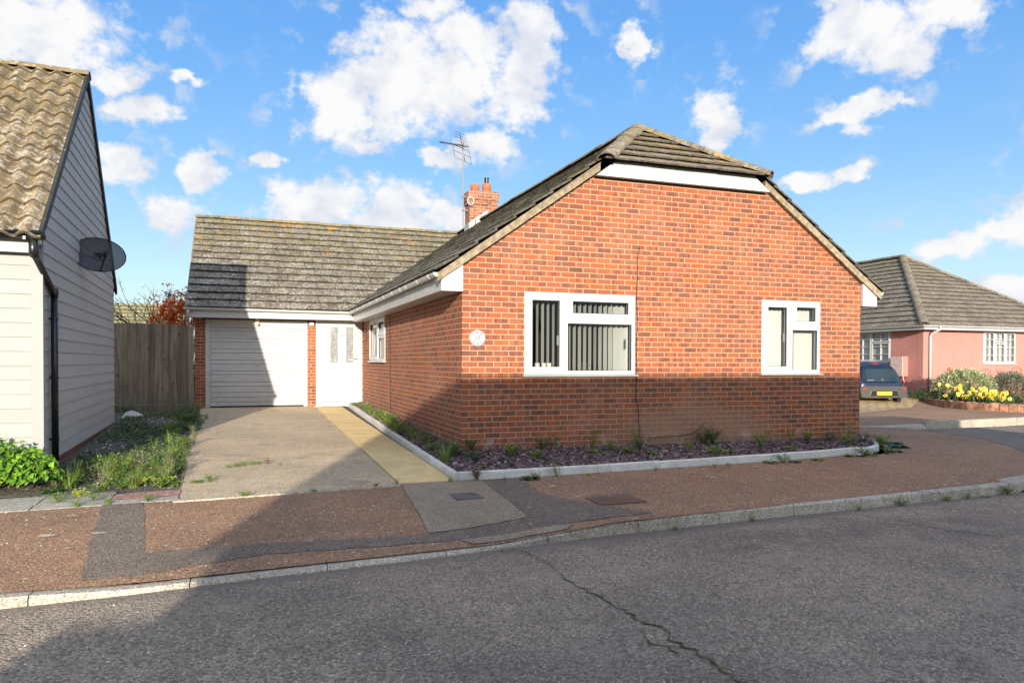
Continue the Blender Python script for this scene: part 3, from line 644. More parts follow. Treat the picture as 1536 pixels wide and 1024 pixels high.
# underlay
mb=MB(); e=.03
mb.add([(xe,-.05,2.36),(xe,8.45,2.36),(xr,12.28,zr-.03),(xr,1.3,zr-.03),(2.05,-.12,4.02)],[(0,1,2,3,4)])
mb.add([(7.26,-.05,2.36),(7.26,16.8,2.36),(xr,16.8,zr-.03),(xr,1.3,zr-.03),(4.85,-.12,4.02)],[(0,1,2,3,4)])
mb.add([(2.05,-.12,4.02),(4.85,-.12,4.02),(xr,1.3,zr-.03)],[(0,1,2)])
mb.add([(-3.98,8.5,2.36),(xe,8.5,2.36),(xr,12.3,5.03),(-3.98,12.3,5.03)],[(0,1,2,3)])
mb.add([(-3.98,16.1,2.36),(xr,16.1,2.36),(xr,12.3,5.03),(-3.98,12.3,5.03)],[(0,1,2,3)])
mb.build('roof_underlay',M['felt'],H)
mb=MB(); ridge_caps(mb,(xr,1.38,zr+.045),(xr,16.8,zr+.045),.115,.4); ridge_caps(mb,(2.02,-.23,4.05),(xr,1.38,zr+.045),.125,.3); ridge_caps(mb,(4.88,-.23,4.05),(xr,1.38,zr+.045),.125,.3)
mb.build('ridge_tiles',M['tile_hip'],H)
mb=MB(); ridge_caps(mb,(-4.02,12.3,5.09),(3.35,12.3,5.09),.115,.4); mb.build('ridge_tiles',M['ridge'],H)
# mortared verges (front)
for sgn in (0,1):
    mb=MB()
    f=(lambda x:x) if sgn==0 else (lambda x:6.9-x)
    a=(f(-.36),2.225);b=(f(2.02),2.225+2.38*S)
    n=24
    for i in range(n):
        t0=i/n;t1=(i+1)/n-.0005; j=random.uniform(-.004,.004)
        x0=a[0]+(b[0]-a[0])*t0;x1=a[0]+(b[0]-a[0])*t1;z0=a[1]+(b[1]-a[1])*t0;z1=a[1]+(b[1]-a[1])*t1
        mb.hexa([(x0,-.085+j,z0),(x1,-.085+j,z1),(x1,.05,z1),(x0,.05,z0)],[(x0,-.095+j,z0+.115),(x1,-.095+j,z1+.115),(x1,.05,z1+.115),(x0,.05,z0+.115)])
    mb.build('verge_mortar',M['verge'],H)
mb=MB()
for x0,x1 in ((-4.02,-3.86),): mb.prism([(x0,8.44,2.26),(x0,12.3,2.26+3.86*S),(x0,12.3,2.36+3.86*S),(x0,8.44,2.36)],(x1-x0,0,0))
mb.build('verge_mortar',M['verge'],H)
# hip end hidden eave fascia
mb=MB(); mb.prism([(1.95,-.115,3.825),(4.95,-.115,3.825),(4.63,-.115,4.06),(2.27,-.115,4.06)],(0,.11,0)); mb.build('gable_fascia',M['white'],H)
mb=MB(); mb.box(1.97,4.93,-.03,.0-.002,3.808,3.823); mb.build('fascia_shadow_line',M['black_matt'],H)  # black strip paints the shadow line below the fascia
mb=MB(); mb.box(2.22,4.68,-.119,-.116,3.997,4.0); mb.build('fascia_joint',M['white_dirty'],H)
mb=MB(); mb.box(2.25,4.65,-.16,-.116,4.035,4.05); mb.build('hip_eave_board',M['felt'],H)
# side eaves
for sgn in (0,1):
    fx=(lambda x:x) if sgn==0 else (lambda x:6.9-x)
    yend=8.50 if sgn==0 else 16.4
    mb=MB(); mb.prism([(fx(-.002),-.052,2.11),(fx(-.30),-.052,2.11),(fx(-.30),-.052,2.30),(fx(-.002),-.052,2.50)],(0,.05,0)); mb.build('eave_box_end',M['white'],H)
    mb=MB(); xs_=sorted((fx(-.30),fx(-.28))); mb.box(xs_[0],xs_[1],.0,yend,2.112,2.31); mb.build('eave_fascia',M['white_dirty'],H)
    mb=MB(); xs_=sorted((fx(-.28),fx(-.001)))
    for k in range(2):
        a=xs_[0]+(xs_[1]-xs_[0])*k/2; mb.box(a+.003,a+(xs_[1]-xs_[0])/2-.003,.0,yend,2.115,2.125)
    mb.build('eave_soffit',M['white'],H)
    gx=fx(-.365)
    mb=MB(); gutter(mb,(gx,-.075,2.345),(gx,8.40 if sgn==0 else 16.4,2.345)); g_=mb.build('gutter',M['white'],H,smooth=False)
    ys=[.25,.95,1.75,2.2,2.9,3.7,4.4,5.2,6.1,7.0,7.9] if sgn==0 else [.3,1.2,2.1]
    for y in ys:
        gutter_clip((gx,y,2.347),(0,1,0)).build('gutter_clip',M['white'],g_)
# garage eave
mb=MB(); mb.box(-4.0,-.281,8.48,8.50,2.15,2.345); mb.box(-4.0,-.28,8.478,8.482,2.165,2.17); mb.build('eave_fascia',M['white'],H)
mb=MB(); mb.box(-4.0,-.3,8.50,8.85,2.152,2.165); mb.build('eave_soffit',M['white_dirty'],H)
mb=MB(); mb.box(-3.65,-1.33,8.835,8.86,2.12,2.152); mb.build('timber_lintel',M['wood_dark'],H)
mb=MB(); gutter(mb,(-4.06,8.42,2.36),(-.37,8.42,2.345)); g_=mb.build('gutter',M['white'],H)
for x in (-3.7,-3.1,-2.45,-1.9,-1.2,-.6): gutter_clip((x,8.42,2.36),(1,0,0)).build('gutter_clip',M['white'],g_)
mb=MB(); mb.tube([(-3.96,8.42,2.31),(-3.96,8.42,2.24),(-3.98,8.50,2.16),(-3.99,8.78,2.06),(-3.99,8.8,1.98),(-3.99,8.8,.1)],.034,10); mb.build('downpipe',M['white_dirty'],H,smooth=True)

# windows
def frame_win(parent,fn,x0,x1,z0,z1,cells,name='window',face=-1,sill=True,fw=.055,bars=None,dep=.06,proud=.012):
    """fn(u,d,v)->world; d positive = inward"""
    def bx(mb,a,b,c,d,e,f,r=None):
        p=[fn(a,c,e),fn(b,c,e),fn(b,d,e),fn(a,d,e)];q=[fn(a,c,f),fn(b,c,f),fn(b,d,f),fn(a,d,f)]; mb.hexa(p,q,r)
    root=None
    mb=MB(); bx(mb,x0,x0+fw,-proud,dep,z0,z1); bx(mb,x1-fw,x1,-proud,dep,z0,z1); bx(mb,x0+fw,x1-fw,-proud,dep,z1-fw,z1); bx(mb,x0+fw,x1-fw,-proud,dep,z0,z0+fw)
    done=set()
    for c in cells:
        for k in ('ml',):
            pass
    for m_ in bars or []: bx(mb,*m_[:2],-proud+.002,dep,*m_[2:])
    root=mb.build(name,M['white'],parent,bevel=.004)
    for (a,b,c,d,sash) in cells:
        if sash:
            mb=MB(); w=sash; p2=proud+.014
            bx(mb,a,a+w,-p2,dep-.01,c,d); bx(mb,b-w,b,-p2,dep-.01,c,d); bx(mb,a+w,b-w,-p2,dep-.01,d-w,d); bx(mb,a+w,b-w,-p2,dep-.01,c,c+w)
            mb.build('sash',M['white'],root,bevel=.004); a+=w;b-=w;c+=w;d-=w
        mb=MB(); bx(mb,a,b,.012,.018,c,d); mb.build('pane',M['glass'],root)
        mb=MB(); g=.006; bx(mb,a,a+g,-.004,.012,c,d);bx(mb,b-g,b,-.004,.012,c,d);bx(mb,a,b,-.0045,.0125,c,c+g);bx(mb,a,b,-.0045,.0125,d-g,d); mb.build('gasket',M['black_matt'],root)
    if sill:
        mb=MB(); p=[fn(x0-.03,-.055,z0-.028),fn(x1+.04,-.055,z0-.028),fn(x1+.04,.05,z0-.028),fn(x0-.03,.05,z0-.028)];q=[fn(x0-.03,-.055,z0-.006),fn(x1+.04,-.055,z0-.006),fn(x1+.04,.05,z0+.004),fn(x0-.03,.05,z0+.004)]; mb.hexa(p,q); mb.build('sill',M['white'],root,bevel=.003)
    return root
fF=lambda u,d,v:(u,d,v)
def blinds(root,x0,x1,z0,z1,pitch,angf,y=.16):
    n=int((x1-x0)/pitch)
    mb=MB()
    for i in range(n+1):
        x=x0+i*pitch; a=angf(x); w=.0445; dx=w*math.cos(a);dy=w*math.sin(a); sw=random.gauss(0,.004)
        K=6; vs=[]
        for k in range(K+1):
            t=k/K; zz=z0+(z1-z0)*t; b=sw*math.sin(t*3)
            cut=.03 if k==K else 0
            vs+=[(x-dx,y-dy,zz),(x,y+b,zz-cut*.5),(x+dx,y+dy,zz-cut)]
        mb.add(vs,[(3*k+j,3*k+j+1,3*k+j+4,3*k+j+3) for k in range(K) for j in range(2)])
    mb.box(x0-.05,x1+.05,y-.02,y+.02,z1+.005,z1+.03)
    return mb.build('vertical_blind',M['slat'],root)
x0,x1,z0,z1=W1
w1=frame_win(H,fF,x0,x1,z0,z1,[(.925,1.515,1.01,2.115,.085),(1.545,2.61,1.775,2.115,.085),(1.575,2.585,1.04,1.72,0)],bars=[(1.50,1.56,z0+.055,z1-.055),(1.56,2.585,1.715,1.785)])
blinds(w1,.99,2.58,z0+.035,z1-.12,.083,lambda x:R(92+random.uniform(-3,3)) if x<1.55 else R(93+random.uniform(-3,3))+R(30)*max(0,(x-2.1)/.4))
x0,x1,z0,z1=W2
w2=frame_win(H,fF,x0,x1,z0,z1,[(4.925,5.465,1.02,2.13,.085),(5.495,6.025,1.755,2.13,.075),(5.515,5.995,1.045,1.69,0)],bars=[(5.455,5.505,z0+.055,z1-.055),(5.505,5.995,1.69,1.76)])
blinds(w2,4.97,5.99,z0+.035,z1-.1,.078,lambda x:R(150)+R(random.uniform(-6,6)))
for rt_,x,z in ((w1,1.43,1.40),(w1,2.53,1.38),(w2,5.385,1.50)):
    mb=MB(); mb.box(x-.008,x+.008,.03,.075,z,z+.14); mb.build('window_handle',M['white'],rt_,bevel=.003)
fS=lambda u,d,v:(d,u,v)
x0,x1,z0,z1=W3
w3=frame_win(H,fS,x0,x1,z0,z1,[(5.82,6.6,1.72,2.08,.07),(5.85,6.57,1.225,1.66,.0),(6.66,7.77,1.20,2.08,.075)],bars=[(6.60,6.66,z0+.055,z1-.055),(5.845,6.60,1.66,1.72)])
mb=MB()
for i in range(22):
    y=5.9+i*.085; mb.add([(.10,y-.045,z0+.03),(.13,y+.035,z0+.03),(.13,y+.035,z1-.02),(.10,y-.045,z1-.02)],[(0,1,2,3)])
mb.build('vertical_blind',M['slat'],w3)
mb=MB(); mb.box(-.004,.05,x0+.0,x1,z1,2.112); mb.build('window_head_panel',M['white'],H)
# plaster liners of the window reveals
def liner(P,nm,par):
    a,b,c,d=P
    def U(x0,x1,y0,y1,z0,z1): return (x0,x1,y0,y1,z0,z1) if nm=='f' else (y0,y1,x0,x1,z0,z1)
    o=[(a+.001,c+.001),(b-.001,c+.001),(b-.001,d-.001),(a+.001,d-.001)]; i_=[(a+.02,c+.02),(b-.02,c+.02),(b-.02,d-.02),(a+.02,d-.02)]
    vs=[(u,y,v) for y in (.062,.284) for ring in (o,i_) for u,v in ring]
    if nm!='f': vs=[(y,u,v) for u,y,v in vs]
    fs=[]
    for k in range(4):
        j=(k+1)%4; fs+=[(k,j,4+j,4+k),(8+k,12+k,12+j,8+j),(k,8+k,8+j,j),(4+k,4+j,12+j,12+k)]
    MB().add(vs,fs).build('window_reveal',M['white'],par)
liner(W1,'f',w1); liner(W2,'f',w2); liner(W3,'s',w3)
# rooms behind the windows
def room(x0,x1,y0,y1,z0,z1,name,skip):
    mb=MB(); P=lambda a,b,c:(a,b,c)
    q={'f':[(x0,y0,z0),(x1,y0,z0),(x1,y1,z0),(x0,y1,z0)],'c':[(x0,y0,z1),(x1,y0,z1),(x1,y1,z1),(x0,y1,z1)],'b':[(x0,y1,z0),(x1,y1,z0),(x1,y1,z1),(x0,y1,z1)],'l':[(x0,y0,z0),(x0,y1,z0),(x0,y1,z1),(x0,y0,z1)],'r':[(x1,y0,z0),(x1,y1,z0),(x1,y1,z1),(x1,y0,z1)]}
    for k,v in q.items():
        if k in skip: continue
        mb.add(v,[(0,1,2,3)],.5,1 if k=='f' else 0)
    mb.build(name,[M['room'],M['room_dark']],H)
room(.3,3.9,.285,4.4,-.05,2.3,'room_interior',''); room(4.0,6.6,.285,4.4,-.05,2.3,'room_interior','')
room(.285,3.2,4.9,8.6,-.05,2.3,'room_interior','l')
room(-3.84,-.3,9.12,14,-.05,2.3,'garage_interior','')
# small pots inside left window
for i,x in enumerate((1.135,1.235,1.315)):
    mb=MB().lathe((x,.10,z0*0+.99),[(.028,0),(.036,.16),(.033,.16),(.026,.03)],12); tag(mb.build('window_pot',M['slat'],smooth=True),['cream pot standing leftmost of three behind the left pane of the big window','cream pot standing between two others behind the left pane of the big window','cream pot standing rightmost of three behind the left pane of the big window'][i],'pot','pots on the window ledge')
mb=MB().box(.9,2.64,.062,.28,.95,.988); mb.build('window_board',M['white'],H)
# chair-like dark shapes in the room
mb=MB(); mb.box(1.95,2.5,1.3,1.36,1.0,1.16); mb.box(1.95,2.0,1.3,1.34,-.05,1.0); mb.box(2.45,2.5,1.3,1.34,-.05,1.0); mb.box(1.95,2.5,1.0,1.35,.42,.47); mb.box(1.95,2.0,1.0,1.04,-.05,.42); mb.box(2.45,2.5,1.0,1.04,-.05,.42)
tag(mb.build('chair',M['wood_dark']),'dark wooden chair dimly seen through the blind of the big front window','chair')

# front door
D=MB(); f=[(-1.14,-.03,.075,2.205)]
a,b,c,d=f[0]; Y=8.852
for bx_ in ((a,a+.05,c,d),(b-.05,b,c,d),(a+.05,b-.05,d-.05,d),(a+.05,b-.05,c,c+.04),(a+.17,a+.215,c+.04,d-.05)): D.box(bx_[0],bx_[1],Y-.03,Y+.06,bx_[2],bx_[3])
D.box(a+.05,a+.17,Y-.005,Y+.03,c+.04,d-.05); D.box(a-.05,b+.01,Y-.075,Y+.06,.045,.074)
dr_=D.build('front_door',M['white'],H,bevel=.004)
L0,L1=-.92,-.085
D=MB(); 
D.box(L0,L1,Y+.012,Y+.05,.12,2.15)
# stiles + rails standing proud, plank panel below
D.box(L0,L0+.10,Y-.012,Y+.0125,.12,2.15); D.box(L1-.13,L1,Y-.012,Y+.0125,.12,2.15); D.box(L0+.10,L1-.13,Y-.0122,Y+.0125,.12,.30); D.box(L0+.10,L1-.13,Y-.0122,Y+.0125,.92,1.12); D.box(L0+.10,L1-.13,Y-.0122,Y+.0125,2.0,2.15)
D.box(-.60,-.43,Y-.0118,Y+.0125,1.12,2.0)
for i in range(7): xx=L0+.115+i*.087; D.box(xx,xx+.08,Y+.006,Y+.0125,.302,.918)
leafd=D.build('door_leaf',M['white'],dr_,bevel=.004)
D=MB()
for q in ((L0-.008,L0-.001,.113,2.158),(L1+.001,L1+.008,.113,2.158),(L0-.001,L1+.001,2.151,2.158),(L0-.001,L1+.001,.112,.119)): D.box(q[0],q[1],Y-.006,Y+.02,q[2],q[3])
D.build('door_gasket',M['groove'],dr_)
for xa,xb in ((-.795,-.615),(-.42,-.245)):
    mb=MB().box(xa,xb,Y+.003,Y+.013,1.13,1.99); mb.build('glass_panel',M['obscure'],leafd)
    mb=MB(); 
    for q in ((xa-.02,xa,1.11,2.01),(xb,xb+.02,1.11,2.01),(xa,xb,1.11,1.13),(xa,xb,1.99,2.01)): mb.box(q[0],q[1],Y-.02,Y+.01,q[2],q[3])
    mb.build('glass_bead',M['white'],leafd,bevel=.003)
mb=MB().box(-.66,-.37,Y-.028,Y-.012,.985,1.045); mb.build('letterbox',M['steel'],leafd,bevel=.004)
mb=MB().box(-.175,-.145,Y-.024,Y-.012,1.10,1.32); mb.tube([(-.16,Y-.02,1.225),(-.16,Y-.06,1.225),(-.19,Y-.065,1.22),(-.24,Y-.065,1.235)],.009,8); mb.build('door_handle',M['steel'],leafd,bevel=.002)
mb=MB(); mb.tube([(-.535,Y-.03,1.80),(-.527,Y-.03,1.785),(-.515,Y-.03,1.78),(-.503,Y-.03,1.785),(-.495,Y-.03,1.80)],.007,6); mb.tube([(-.515,Y-.02,1.77),(-.515,Y-.02,1.87)],.006,6); mb.build('door_knocker',M['steel'],leafd)
mb=MB().box(-.36,-.26,Y-.012,Y+.002,1.18,1.21); mb.build('door_sticker',M['white'],leafd)
mb=MB().box(-1.0,-.45,8.56,8.78,.035,.065); tag(mb.build('door_mat',M['wood_dark']),'thin dark doormat lying in front of the white front door','mat')
# garage door
G=MB(); 
for q in ((-3.62,-3.545,.07,2.14),(-1.415,-1.34,.07,2.14),(-3.545,-1.415,2.085,2.14)): G.box(q[0],q[1],8.835,8.92,q[2],q[3])
gd=G.build('garage_door',M['white_dirty'],H,bevel=.004)
zl=[2.07,1.925,1.84,1.665,1.58,1.415,1.32,1.155,1.065,.90,.815,.65,.545,.40,.30,.155,.10]
pts=[2.075,1.93,1.855,1.68,1.60,1.435,1.345,1.175,1.09,.92,.84,.665,.57,.42,.31,.19,.10]
mb=MB(); 
for i,(zt,zb_) in enumerate(zip(pts[:-1],pts[1:])):
    mb.add([(-3.52,8.868,zb_+.009),(-1.435,8.868,zb_+.009),(-1.435,8.872 if i%2 else 8.862,zt),(-3.52,8.872 if i%2 else 8.862,zt),(-3.52,8.89,zb_+.009),(-1.435,8.89,zb_+.009),(-1.435,8.89,zt),(-3.52,8.89,zt)],[(0,1,2,3),(0,4,5,1),(3,2,6,7),(0,3,7,4),(1,5,6,2)])
mb.build('door_panel',M['garage'],gd)
MB().box(-3.52,-1.435,8.8905,8.9,.09,2.08).build('door_backing',M['groove'],gd)  # dark sheet paints shade into the gaps between the panels
mb=MB().box(-3.545,-3.522,8.862,8.91,.085,2.08); mb.box(-1.434,-1.417,8.862,8.91,.085,2.08); mb.box(-3.54,-1.42,8.862,8.91,2.072,2.084); mb.build('door_edge',M['white_dirty'],gd)
mb=MB().box(-2.515,-2.475,8.845,8.87,1.03,1.11); mb.tube([(-2.495,8.85,1.09),(-2.495,8.83,1.09),(-2.50,8.825,1.05)],.008,6); mb.build('garage_handle',M['steel'],gd)
# little boxes under the eave
mb=MB().box(-2.53,-2.44,8.80,8.84,2.06,2.15); mb.lathe((-2.475,8.78,2.0),[(.02,0),(.04,.02),(.04,.05),(.02,.06)],12); tag(mb.build('security_sensor',M['beige_plastic'],bevel=.003),'small beige security sensor fixed above the white garage door','sensor')
mb=MB().box(-1.30,-1.19,8.77,8.848,2.01,2.10); tag(mb.build('alarm_box',M['white_dirty'],bevel=.01),'small white box light on the brick pier beside the front door','light')

# chimney
mb=MB().box(3.05,3.84,9.9,10.35,3.6,5.50); ch=mb.build('chimney',M['brick_chimney'],H)
mb=MB().box(3.02,3.87,9.87,10.38,5.501,5.585); mb.box(3.0,3.89,9.85,10.40,5.61,5.84); mb.box(3.03,3.86,9.88,10.37,5.585,5.61); mb.build('chimney_cap',M['brick_chimney'],ch)
mb=MB(); mb.add([(3.0,9.85,5.842),(3.89,9.85,5.842),(3.89,10.4,5.842),(3.0,10.4,5.842),(3.12,9.97,5.90),(3.77,9.97,5.90),(3.77,10.28,5.90),(3.12,10.28,5.90)],[(4,5,6,7),(0,1,5,4),(1,2,6,5),(2,3,7,6),(3,0,4,7)]); mb.build('chimney_mortar',M['verge'],ch)
for x,h,r_ in ((3.26,.20,.125),(3.60,.25,.125)):
    mb=MB().lathe((x,10.1,5.87),[(r_*.98,0),(r_,h*.8),(r_*1.02,h-.02),(r_*.9,h),(r_*.8,h),(r_*.78,h-.08)],20); pot=mb.build('chimney_pot',M['terracotta'],ch,smooth=True)
    if x>3.5: mb=MB().lathe((x+.0,10.1,5.90),[(.06,0),(.06,.36),(.068,.36),(.068,.39),(.05,.39)],16); mb.build('flue_liner',M['black'],pot)
mb=MB()
for i in range(5):
    x=3.03+i*.17; z=2.38+S*(x-xe)+.06
    if x>3.5: break
    mb.prism([(x,9.893,z-.1),(x+.19,9.893,z-.1+.13),(x+.19,9.893,z+.28),(x+.06,9.893,z+.21),(x,9.893,z+.10)],(0,-.006,0))
mb.box(3.44,3.86,9.886,9.893,5.0,5.22); mb.box(3.035,3.048,9.88,10.36,4.6,4.98)
mb.build('lead_flashing',M['lead'],ch)

# aerial on chimney
A=thing('tv_aerial','television aerial with two antennas on a steel mast clamped to the chimney','aerial',(2.93,10.12,4.85))
MB().tube([(2.93,10.12,4.85),(2.93,10.12,7.25)],.019,8).build('mast',M['galv'],A)
mb=MB(); bd=Vector((-.72,-.25,-.04)).normalized(); o_=Vector((2.95,10.12,7.12)); sd=bd.cross(Vector((0,0,1))).normalized()
mb.tube([o_-bd*.16,o_+bd*.82],.012,6)
for i in range(12):
    q=o_+bd*(.04+i*.065); u_=Vector((0,0,1))*.032+sd*.03; mb.tube([q-u_,q+u_],.006,4); u_=Vector((0,0,1))*.032-sd*.03; mb.tube([q-u_,q+u_],.006,4)
mb.build('yagi_antenna',M['black_matt'],A)
mb=MB(); o2=Vector((2.90,10.10,7.05)); bd2=Vector((.05,.35,1)); bd2=Vector((-.28,-.25,1.0)).normalized(); rx=Vector((.8,-.1,-.32)).normalized()
mb.tube([o2-bd2*.35,o2+bd2*.40],.009,6)
for t,l in ((.40,.17),(.32,.19),(.24,.20),(.15,.21),(.07,.21),(.0,.22)): mb.tube([o2+bd2*t-rx*l,o2+bd2*t+rx*l],.005,4)
for t in (-.35,-.16,.0): mb.tube([o2+bd2*t-rx*.25+Vector((-.06,0,0)),o2+bd2*t+rx*.22],.005,4)
for s_ in (-.3,.2): mb.tube([o2-bd2*.35+rx*s_,o2+bd2*.0+rx*s_],.005,4)
mb.build('log_antenna',M['black_matt'],A)
mb=MB(); 
for r_ in (.08,.095): mb.tube([(3.04+.03*math.sin(r_*80),9.84-.01,5.62)]+[(3.06+r_*math.cos(t),9.825,5.56+r_*1.25*math.sin(t)) for t in np.linspace(1.57,1.57+6.28,20)],.010,6)
mb.build('coiled_cable',M['lead'],A)
for z in (5.70,5.33): MB().box(2.90,3.05,10.08,10.16,z,z+.03).build('bracket',M['galv'],A)

# cables on walls
mb=MB(); pts_=[(2.71,-.012,2.86),(2.685,-.012,2.75)]+[(2.67+.006*math.sin(i*1.1),-.012-.002*(i%2),2.7-i*.13) for i in range(17)]+[(2.70,-.02,.45),(2.705,-.02,.2),(2.73,-.02,.06),(2.9,-.02,.045),(3.2,-.02,.06),(3.45,-.02,.06),(3.65,-.02,.10),(3.78,-.02,.16),(3.845,-.02,.25)]
mb.tube(pts_,.0052,6); tag(mb.build('wall_cable',M['black_matt']),'thin black cable running down the front gable wall beside the big window','cable')
mb=MB(); mb.tube([(-.012,5.22,2.11),(-.012,5.2,1.2),(-.014,5.15,.6),(-.012,5.12,.14)],.006,6); tag(mb.build('wall_cable',M['black_matt']),'dark cable dropping straight down the side wall near the small window','cable')
mb=MB(); mb.tube([(-.25,5.9,2.11),(-.22,5.9,1.98),(-.12,5.8,1.90),(-.02,5.65,1.86),(-.012,5.5,1.9)],.005,6); tag(mb.build('loose_cable',M['black_matt']),'loose dark wire looping from the eave above the side window','cable')
mb=MB(); mb.tube([(-.01,8.4,1.86),(-.12,8.45,1.94),(-.20,8.5,1.95)],.008,6); mb.tube([(-.01,8.3,1.95),(-.015,8.3,1.62)],.006,6); mb.tube([(-.01,8.35,1.65),(-.15,8.45,1.72),(-.02,8.3,1.78)],.006,6); tag(mb.build('wall_hook',M['wood_dark']),'rusty plant hook on the brick wall beside the front door','hook')

# number plaque
PQ=thing('number_plaque','round white ceramic house number plaque on the front wall near the corner','plaque',(.215,-.005,1.485))
def disc(c,r,y0,y1,n=36):
    vs=[(c[0]+r*math.cos(2*math.pi*k/n),y,c[2]+r*math.sin(2*math.pi*k/n)) for y in (y0,y1) for k in range(n)]
    return MB().add(vs,[tuple(range(n)),tuple(range(2*n-1,n-1,-1))]+[(k,(k+1)%n,n+(k+1)%n,n+k) for k in range(n)])
disc((.215,0,1.485),.112,-.018,-.001).build('plaque_rim',M['white_dirty'],PQ,bevel=.004); disc((.215,0,1.485),.100,-.024,-.0185).build('plaque_face',M['ceramic'],PQ)
disc((.215,0,1.485),.106,-.0192,-.0181).build('plaque_line',M['ink_grey'],PQ)
mb=MB()
for an in (95,50,150,-45,-85,-130): 
    cx_,cz_=.215+.076*math.cos(R(an)),1.485+.076*math.sin(R(an))
    for k in range(6):
        b_=k*1.047+an; r_=.011; q=[(cx_+r_*math.cos(b_)+.005*math.cos(t),-.0255,cz_+r_*math.sin(b_)+.006*math.sin(t)) for t in np.linspace(0,5.5,7)]
        if random.random()<.75: mb.add(q,[tuple(range(7))])
mb.build('flower_motif',M['ink'],PQ)
def text(s,size,loc,rot,m_,parent,name='lettering',ext=.001,sx=1):
    cu=bpy.data.curves.new(name,'FONT'); cu.body=s; cu.size=size; cu.align_x='CENTER'; cu.align_y='CENTER'; cu.extrude=ext; cu.offset=.0
    o=bpy.data.objects.new(name,cu); COL.objects.link(o); bpy.context.view_layer.update()
    dg=bpy.context.evaluated_depsgraph_get(); me=bpy.data.meshes.new_from_object(o.evaluated_get(dg)); bpy.data.objects.remove(o)
    me.materials.clear(); me.materials.append(m_); o=bpy.data.objects.new(name,me); COL.objects.link(o)
    o.parent=parent; o.location=Vector(loc)-loc_of(parent); o.rotation_euler=rot; o.scale=(sx,1,1); return o
text('10',.085,(.215,-.0256,1.487),(R(90),0,0),M['ink_grey'],PQ,'numerals',.0005,.8)

# ------------------------------------------------------------------ left house (clad, pantiled)
LO=Vector((-4.78,-.57,0)); LA=R(2.0)
T=Matrix.Translation(LO)@Matrix.Rotation(LA,4,'Z')
LH=thing('clad_house','grey weatherboarded house with a buff pantile roof at the left edge','house',(LO.x,LO.y,0))
zb=.06; dp=5.87; rz=5.19; ez=2.50; hr=(dp/2)
mb=MB(T)
k=0; z=zb
while z<2.34:
    mb.add([(-7,-.018,z),(-.09,-.018,z),(-.09,-.006,z+.152),(-7,-.006,z+.152),(-7,.03,z),(-.09,.03,z),(-.09,.03,z+.152),(-7,.03,z+.152)],[(0,1,2,3),(0,4,5,1),(3,2,6,7),(1,5,6,2)],random.random()); z+=.15
mb.build('front_cladding',M['clad_front'],LH)
mb=MB(T); mb.box(-.09,.022,-.03,.04,zb,2.34); mb.build('corner_board',M['clad_front'],LH,bevel=.003)
mb=MB(T); z=zb
def prof(y): return 0
while z<rz-.15:
    # board limits under roof line
    zt=z+.15
    def lim(zz):
        if zz<=ez+.0: return .041,dp
        t=(zz-ez)/(rz-.05-ez); return .041+t*(hr-.041),dp-t*(dp-hr)
    a0,b0=lim(z);a1,b1=lim(zt)
    if b1>a1:
        cuts=[0,random.uniform(.25,.75),1]
        for c0,c1 in zip(cuts[:-1],cuts[1:]):
            g=.002
            ya,yb=a0+(b0-a0)*c0+g,a0+(b0-a0)*c1-g; yc,yd=a1+(b1-a1)*c1-g,a1+(b1-a1)*c0+g
            if c0==0: ya,yd=a0,a1
            if c1==1: yb,yc=b0,b1
            if c1!=1: yc=yb if a1<yb<b1 else yc
            if c0!=0: yd=ya if a1<ya<b1 else yd
            mb.add([(.020,ya,z),(.020,yb,z),(.008,yc,zt+.002),(.008,yd,zt+.002),(-.03,ya,z),(-.03,yb,z),(-.03,yc,zt),(-.03,yd,zt)],[(0,1,2,3),(0,4,5,1),(0,3,7,4),(1,5,6,2)],random.random())
    z+=.15
mb.build('side_cladding',M['clad_side'],LH)
mb=MB(T); mb.prism([(-.05,.06,zb),(-.05,dp,zb),(-.05,dp,ez),(-.05,hr,rz-.1),(-.05,.06,ez)],(-.1,0,0)); mb.box(-7,-.15,.05,.15,zb,2.6); mb.box(-7,-.15,dp-.1,dp,zb,2.6); mb.build('inner_wall',M['felt'],LH)
mb=MB(T); mb.box(-7,-.012,-.0,.12,-.35,zb-.003); mb.box(-.12,-.0,.12,dp,-.35,zb-.003); mb.build('plinth',M['brick_plinth'],LH)
# pantiles : wavy courses
def pantiles(mb,y0,z0,y1,z1,x0,x1,gauge,wl,th=.030,amp=.030):
    L=math.hypot(y1-y0,z1-z0); dv=((y1-y0)/L,(z1-z0)/L); nv=(-dv[1],dv[0])
    if nv[1]<0: nv=(dv[1],-dv[0])
    rows=math.ceil(L/gauge); nx=int((x1-x0)/wl)
    for r in range(rows):
        va=r*gauge-.04; vb=min(L,(r+1)*gauge+.01)
        for c in range(nx):
            a=x1-(c+1)*wl; rr=random.random(); j=random.gauss(0,.003); kk=random.gauss(0,.006); K=8; vs=[]
            for (v,h) in ((va+kk,2.0*th),(vb,1.0*th),(va+kk,1.0*th)):
                for q in range(K+1):
                    t=q/K; 
                    w=amp*(math.sin(2*math.pi*t-math.pi*.5)+.0)*1.0 if t<.62 else amp*(-.35-.65*math.cos((t-.62)/.38*math.pi*.5))*1.0
                    w=amp*math.cos(2*math.pi*(t-.35)); 
                    if t>.9: w-=.006
                    x=a+t*wl*1.02; hh=h+w+j
                    vs.append((x,y0+dv[0]*v+nv[0]*hh,z0+dv[1]*v+nv[1]*hh))
            fs=[(q,q+1,K+1+q+1,K+1+q) for q in range(K)]+[(q,2*(K+1)+q,2*(K+1)+q+1,q+1) for q in range(K)]
            mb.add(vs,fs,rr)
mb=MB(T); pantiles(mb,-.20,2.44,hr,rz+.02,-6.9,.04,.31,.215); mb.build('pantile_roof',M['pantile'],LH,smooth=False)
